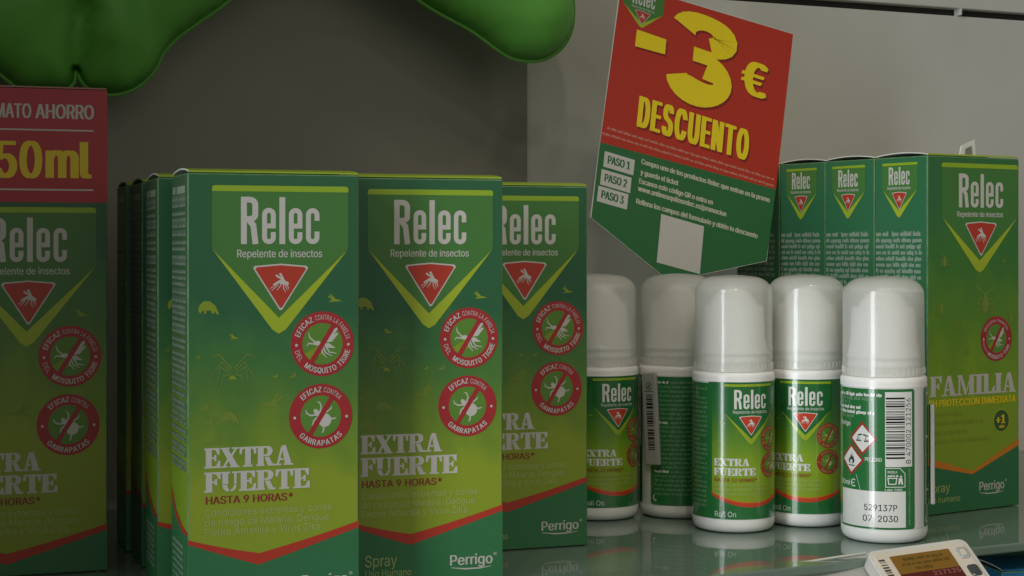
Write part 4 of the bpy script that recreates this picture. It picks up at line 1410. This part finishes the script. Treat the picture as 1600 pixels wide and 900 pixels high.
# ------------------------------------------------------------------ inflatable toy hanging above
def inflatable():
    th = math.radians(22)
    U = Vector((math.cos(th), math.sin(th), 0))
    F = Frame((-0.17, 0.733, 0.20), U, (0, 0, 1))
    raw = [(20, 131), (34, 140), (70, 141), (106, 139), (115, 128), (119, 106), (125, 122), (140, 139), (160, 146), (182, 147), (212, 137), (240, 112), (255, 82), (275, 60), (305, 38), (345, 10), (385, -22), (440, -60), (500, -78), (560, -64),
           (620, -24), (680, 16), (735, 46), (775, 75), (800, 90), (825, 95), (850, 92), (875, 76), (890, 52), (895, 20), (890, -25), (870, -90), (800, -190), (650, -290), (420, -340), (150, -340), (-60, -280), (-170, -150), (-170, -20), (-110, 50), (-50, 95), (-15, 105), (5, 118)]
    pts = [F.px(*p) for p in raw]
    # resample the outline evenly
    per = []
    n = len(pts)
    for i in range(n):
        p0, p1, p2, p3 = (Vector(pts[(i + k - 1) % n]) for k in range(4))
        seg = max(1, int((p2 - p1).length / 3.0))
        for j in range(seg):
            t = j / seg
            per.append(0.5 * ((2 * p1) + (p2 - p0) * t + (2 * p0 - 5 * p1 + 4 * p2 - p3) * t * t + (3 * p1 - p0 - 3 * p2 + p3) * t ** 3))
    def inside(x, y):
        c = False
        m = len(per)
        for i in range(m):
            a, b = per[i], per[i - 1]
            if (a.y > y) != (b.y > y) and x < (b.x - a.x) * (y - a.y) / (b.y - a.y) + a.x: c = not c
        return c
    def dist(p):
        best = 1e9
        m = len(per)
        for i in range(m):
            a, b = per[i - 1], per[i]
            ab = b - a
            t = max(0, min(1, (p - a).dot(ab) / max(1e-9, ab.dot(ab))))
            best = min(best, (p - a - ab * t).length)
        return best
    xs, ys = [p.x for p in per], [p.y for p in per]
    vin = [p.copy() for p in per]
    step = 4.2
    rnd = random.Random(2)
    y = min(ys) + 2; row = 0
    while y < max(ys):
        x = min(xs) + 2 + (row % 2) * step / 2
        while x < max(xs):
            if inside(x, y):
                p = Vector((x, y))
                if dist(p) > 2.2: vin.append(p)
            x += step
        y += step * .87; row += 1
    m = len(per)
    edges = [(i, (i + 1) % m) for i in range(m)]
    res = delaunay_2d_cdt([Vector((v.x, v.y)) for v in vin], edges, [list(range(m))], 1, 1e-4)
    V2, tris = res[0], res[2]
    folds = [([(120, 112), (119, 90), (117, 56), (124, 20)], 4.0, .7), ([(60, 110), (70, 60), (100, 10)], 7, .16), ([(215, 100), (225, 50), (215, 0)], 7, .22), ([(150, 120), (160, 85)], 4, .2), ([(200, 120), (205, 95)], 4, .15)]
    for k in range(9):
        X = 770 + k * 13
        folds.append(([(X, 84 - abs(k - 4) * 4), (X - 4, 55 - abs(k - 4) * 3)], 2.0, .07))
    fl = [([Vector(F.px(*q)) for q in f[0]], f[1], f[2]) for f in folds]
    def th_(p):
        d = dist(p)
        R = 52.0
        x = min(d, R) / R
        h = 24.0 * math.sqrt(max(0, 1 - (1 - x) ** 2))
        for poly, s, k in fl:
            dd = 1e9
            for a, b in zip(poly, poly[1:]):
                ab = b - a
                t = max(0, min(1, (p - a).dot(ab) / ab.dot(ab)))
                dd = min(dd, (p - a - ab * t).length)
            h *= 1 - k * math.exp(-(dd / s) ** 2)
        # puckers along the weld
        h *= 1 + .10 * noise.noise((p.x * .13, p.y * .13, 3)) * math.exp(-d / 14) + .16 * noise.noise((p.x * .028, p.y * .02, 0)) + .06 * noise.noise((p.x * .07, p.y * .05, 7))
        return h
    bm = bmesh.new()
    F3 = lambda p, h: F.O + F.U * (p[0] / 1000) + F.V * (p[1] / 1000) + F.N * (h / 1000)
    fr, bk = [], []
    for i, v in enumerate(V2):
        d = dist(Vector(v))
        if d < .05:
            a = bm.verts.new(F3(v, 0)); fr.append(a); bk.append(a)
        else:
            h = th_(Vector(v))
            fr.append(bm.verts.new(F3(v, h))); bk.append(bm.verts.new(F3(v, -h * .45)))
    for t in tris:
        try: bm.faces.new([fr[i] for i in t])
        except ValueError: pass
        try: bm.faces.new([bk[i] for i in reversed(t)])
        except ValueError: pass
    cen = F3(F.px(360, -60), 0)
    root = empty("inflatable_toy", cen)
    for v in bm.verts: v.co -= cen
    mg = mat("green_vinyl", (0.14, 0.47, 0.065), rough=.5, vary=.05, bump=.25, bscale=35)
    bm_obj("inflated_body", bm, mg, root, True)
    # welded rim
    bm = bmesh.new()
    o_, i_ = [], []
    for k in range(m):
        a, b, c = per[k - 1], per[k], per[(k + 1) % m]
        d = (c - a).normalized()
        nrm = Vector((d.y, -d.x))
        if inside(b.x + nrm.x * .6, b.y + nrm.y * .6): nrm = -nrm
        o_.append(b + nrm * 1.2); i_.append(b - nrm * 1.0)
    ring = []
    for k in range(m):
        ring.append([bm.verts.new(F3(i_[k], .4) - cen), bm.verts.new(F3(o_[k], .4) - cen), bm.verts.new(F3(o_[k], -.4) - cen), bm.verts.new(F3(i_[k], -.4) - cen)])
    for k in range(m):
        a, b = ring[k], ring[(k + 1) % m]
        for j in range(4):
            bm.faces.new((a[j], b[j], b[(j + 1) % 4], a[(j + 1) % 4]))
    bm_obj("welded_seam", bm, mat("seam_lime", (0.13, 0.42, 0.06), rough=.55), root, True)
    tag(root, "green vinyl inflatable hanging above the cartons, only its lower lobes in view", "inflatable")
inflatable()

# ------------------------------------------------------------------ electronic price tag in its clear holder
def price_tag():
    O = at(1352.5, 862, 0.632)
    U = Vector((150, 51, 10)).normalized()
    dn = Vector((29, 0, -58))
    dn.y = -(dn.x * U.x + dn.z * U.z) / U.y
    V = -dn.normalized()
    F = Frame(O, U, V)
    P = F.px
    root = empty("price_tag", O)
    root.matrix_world = Matrix(((U.x, -F.N.x, V.x, O.x), (U.y, -F.N.y, V.y, O.y), (U.z, -F.N.z, V.z, O.z), (0, 0, 0, 1)))
    Wt = P(1506, 840)[0]
    Ht = 26.0
    def slab(name, x0, x1, y0, y1, r, d0, d1, m, parent=root, bev=.4):
        a = Art(); a.rrect(x0, x1, y0, y1, r, 0, m)
        pts = a.items[0][0]
        bm = bmesh.new()
        f_ = [bm.verts.new((p[0] / 1000, -d1 / 1000, p[1] / 1000)) for p in pts]; b_ = [bm.verts.new((p[0] / 1000, -d0 / 1000, p[1] / 1000)) for p in pts]
        top = bm.faces.new(f_); bm.faces.new(b_[::-1])
        for i in range(len(pts)): bm.faces.new((b_[i], b_[(i + 1) % len(pts)], f_[(i + 1) % len(pts)], f_[i]))
        if bev: bmesh.ops.bevel(bm, geom=list(top.edges), offset=bev / 1000, segments=2, affect='EDGES', profile=.5)
        return bm_obj(name, bm, m, parent)
    MW = mat("tag_plastic", (.62, .61, .56), rough=.35)
    MI = mat("tag_inner", (.64, .58, .48), rough=.45)
    slab("casing", 0, Wt, -Ht, 0, 3.2, -6, 0, MW)
    slab("face_plate", 1.6, Wt - 2.2, -Ht + 1.6, -2.2, 1.6, 0, .5, MI, bev=.2)
    sx0, sx1 = P(1388, 871)[0], P(1480, 858)[0]
    sy = P(1388, 871)[1] - .3
    MS = mat("tag_screen", (.22, .115, .016), rough=.25, vary=.08, bscale=900)
    MRD = mat("tag_screen_red", (.10, .014, .012), rough=.25)
    MDK = mat("tag_screen_ink", (.13, .075, .01), rough=.25)
    slab("screen", sx0, sx1, -Ht + 4, sy, .3, .5, .65, MS, bev=0)
    a = Art()
    yr = P(1450, 893.5)[1]
    a.rect(sx0 + .1, sx1 - .1, -Ht + 4.2, yr, 0, MRD)
    rnd = random.Random(6)
    h = (sy - yr)
    for k, (f0, f1) in enumerate(((.18, .86), (.12, .92), (.30, .62))):
        a.micro(sx0 + (sx1 - sx0) * f0, sx0 + (sx1 - sx0) * f1, sy - h * (.32 + .26 * k), 1.5, 1, MDK, rnd)
    a.text("217125", sx0 + (sx1 - sx0) * .52, sx1 - .8, yr - 2.6, 2.0, 1, mat("tag_digits", (.30, .13, .11), rough=.3), bold=.01)
    a.build("screen_print", lambda u, v, l: Vector((u / 1000, -.00066 - l, v / 1000)), root)
    b = Art()
    x0 = P(1371, 876)[0]; y = P(1371, 875)[1] - .6
    for t, gp in ((.9, .5), (.3, .9), (.5, .7), (.8, .5), (1.0, .4), (.5, .6), (.9, .6), (.4, .6), (.8, .5)):
        b.rect(x0, x0 + 2.6, y - t, y, 0, mat("tag_code", (.05, .035, .03), rough=.5)); y -= t + gp
    b.build("bar_code", lambda u, v, l: Vector((u / 1000, -.0005 - l, v / 1000)), root)
    bx = P(1491, 860)[0]
    for k, yy in enumerate((sy - .2, sy - 9.2)):
        s = slab("button", bx, bx + 4.6, yy - 5.6, yy, 1.2, .3, 1.1, mat("button_grey", (.40, .43, .40), rough=.12) if k == 0 else mat("button_dark", (.06, .07, .07), rough=.15), bev=.5)
        slab("button_core", bx + 1.2, bx + 3.4, yy - 4.4, yy - 1.4, .4, 1.1, 1.35, MI if k == 0 else mat("button_dark", (.06, .07, .07)), s, bev=.1)
    tag(root, "white electronic price tag with amber screen clipped at the shelf edge by the bar-coded bottle", "price tag")
    # clear holder behind it
    mc = bpy.data.materials.new("clear_plastic")
    mc.use_nodes = True
    nt = mc.node_tree
    p = nt.nodes["Principled BSDF"]
    p.inputs["Base Color"].default_value = (.62, .62, .58, 1); p.inputs["Roughness"].default_value = .18
    tr = nt.nodes.new("ShaderNodeBsdfTransparent"); mx = nt.nodes.new("ShaderNodeMixShader"); mx.inputs[0].default_value = .5
    nt.links.new(p.outputs[0], mx.inputs[1]); nt.links.new(tr.outputs[0], mx.inputs[2]); nt.links.new(mx.outputs[0], nt.nodes["Material Output"].inputs[0])
    F2 = Frame(F.O - F.N * .0068, U, V)
    pts = [F2.px(*q) for q in ((1220, 886), (1252, 881), (1315, 871), (1352, 866), (1380, 900), (1372, 940), (1268, 945))]
    bm = bmesh.new()
    o2 = empty("tag_holder", F2.O)
    o2.matrix_world = Matrix(((U.x, -F.N.x, V.x, F2.O.x), (U.y, -F.N.y, V.y, F2.O.y), (U.z, -F.N.z, V.z, F2.O.z), (0, 0, 0, 1)))
    f_ = [bm.verts.new((q[0] / 1000, 0, q[1] / 1000)) for q in pts]; b_ = [bm.verts.new((q[0] / 1000, .0012, q[1] / 1000)) for q in pts]
    bm.faces.new(f_); bm.faces.new(b_[::-1])
    for i in range(len(pts)): bm.faces.new((b_[i], b_[(i + 1) % len(pts)], f_[(i + 1) % len(pts)], f_[i]))
    bmesh.ops.bevel(bm, geom=bm.edges[:], offset=.0003, segments=1, affect='EDGES')
    bm_obj("clear_sheet", bm, mc, o2)
    bm = bmesh.new()
    a = Art(); a.line(pts[:4], [.5, .9, .9, .6], 0, mc)
    vs, fs, _, _ = a.items[0]
    bv = [bm.verts.new((v[0] / 1000, -.0008, v[1] / 1000)) for v in vs]
    for f in fs: bm.faces.new([bv[i] for i in f])
    r = bmesh.ops.extrude_face_region(bm, geom=bm.faces[:])
    for g in r['geom']:
        if isinstance(g, bmesh.types.BMVert): g.co.y += .0007
    bm_obj("rolled_edge", bm, mat("clear_edge", (.55, .55, .48), rough=.2), o2)
    tag(o2, "clear plastic label holder sloping left from behind the price tag", "label holder")
price_tag()

# blue packet on the shelf below
def blue_packet():
    th = math.radians(12)
    root = empty("blue_packet", (0.255, 0.705, -0.22), th)
    wd, dp, ht = .12, .03, .207
    mb = mat("packet_blue", (0.02, 0.17, 0.36), rough=.4)
    link_mesh("packet_body", carton_mesh(wd, dp, ht, (mb, mb, mb), "packet_body"), root)
    link_mesh("top_flap", lid_mesh(wd, dp, ht, .001, mb), root)
    tag(root, "blue carton standing below the glass shelf at the lower right corner", "carton")
blue_packet()
def green_packet():
    th = math.radians(20)
    root = empty("green_packet", (0.225, 0.775, -0.22), th)
    wd, dp, ht = .20, .03, .2135
    mb = mat("packet_green", (0.022, 0.085, 0.032), rough=.45)
    link_mesh("packet_body", carton_mesh(wd, dp, ht, (mb, mb, mb), "packet_body"), root)
    link_mesh("top_flap", lid_mesh(wd, dp, ht, .0008, mb), root)
    tag(root, "dark green carton under the glass shelf behind the blue carton", "carton")
green_packet()
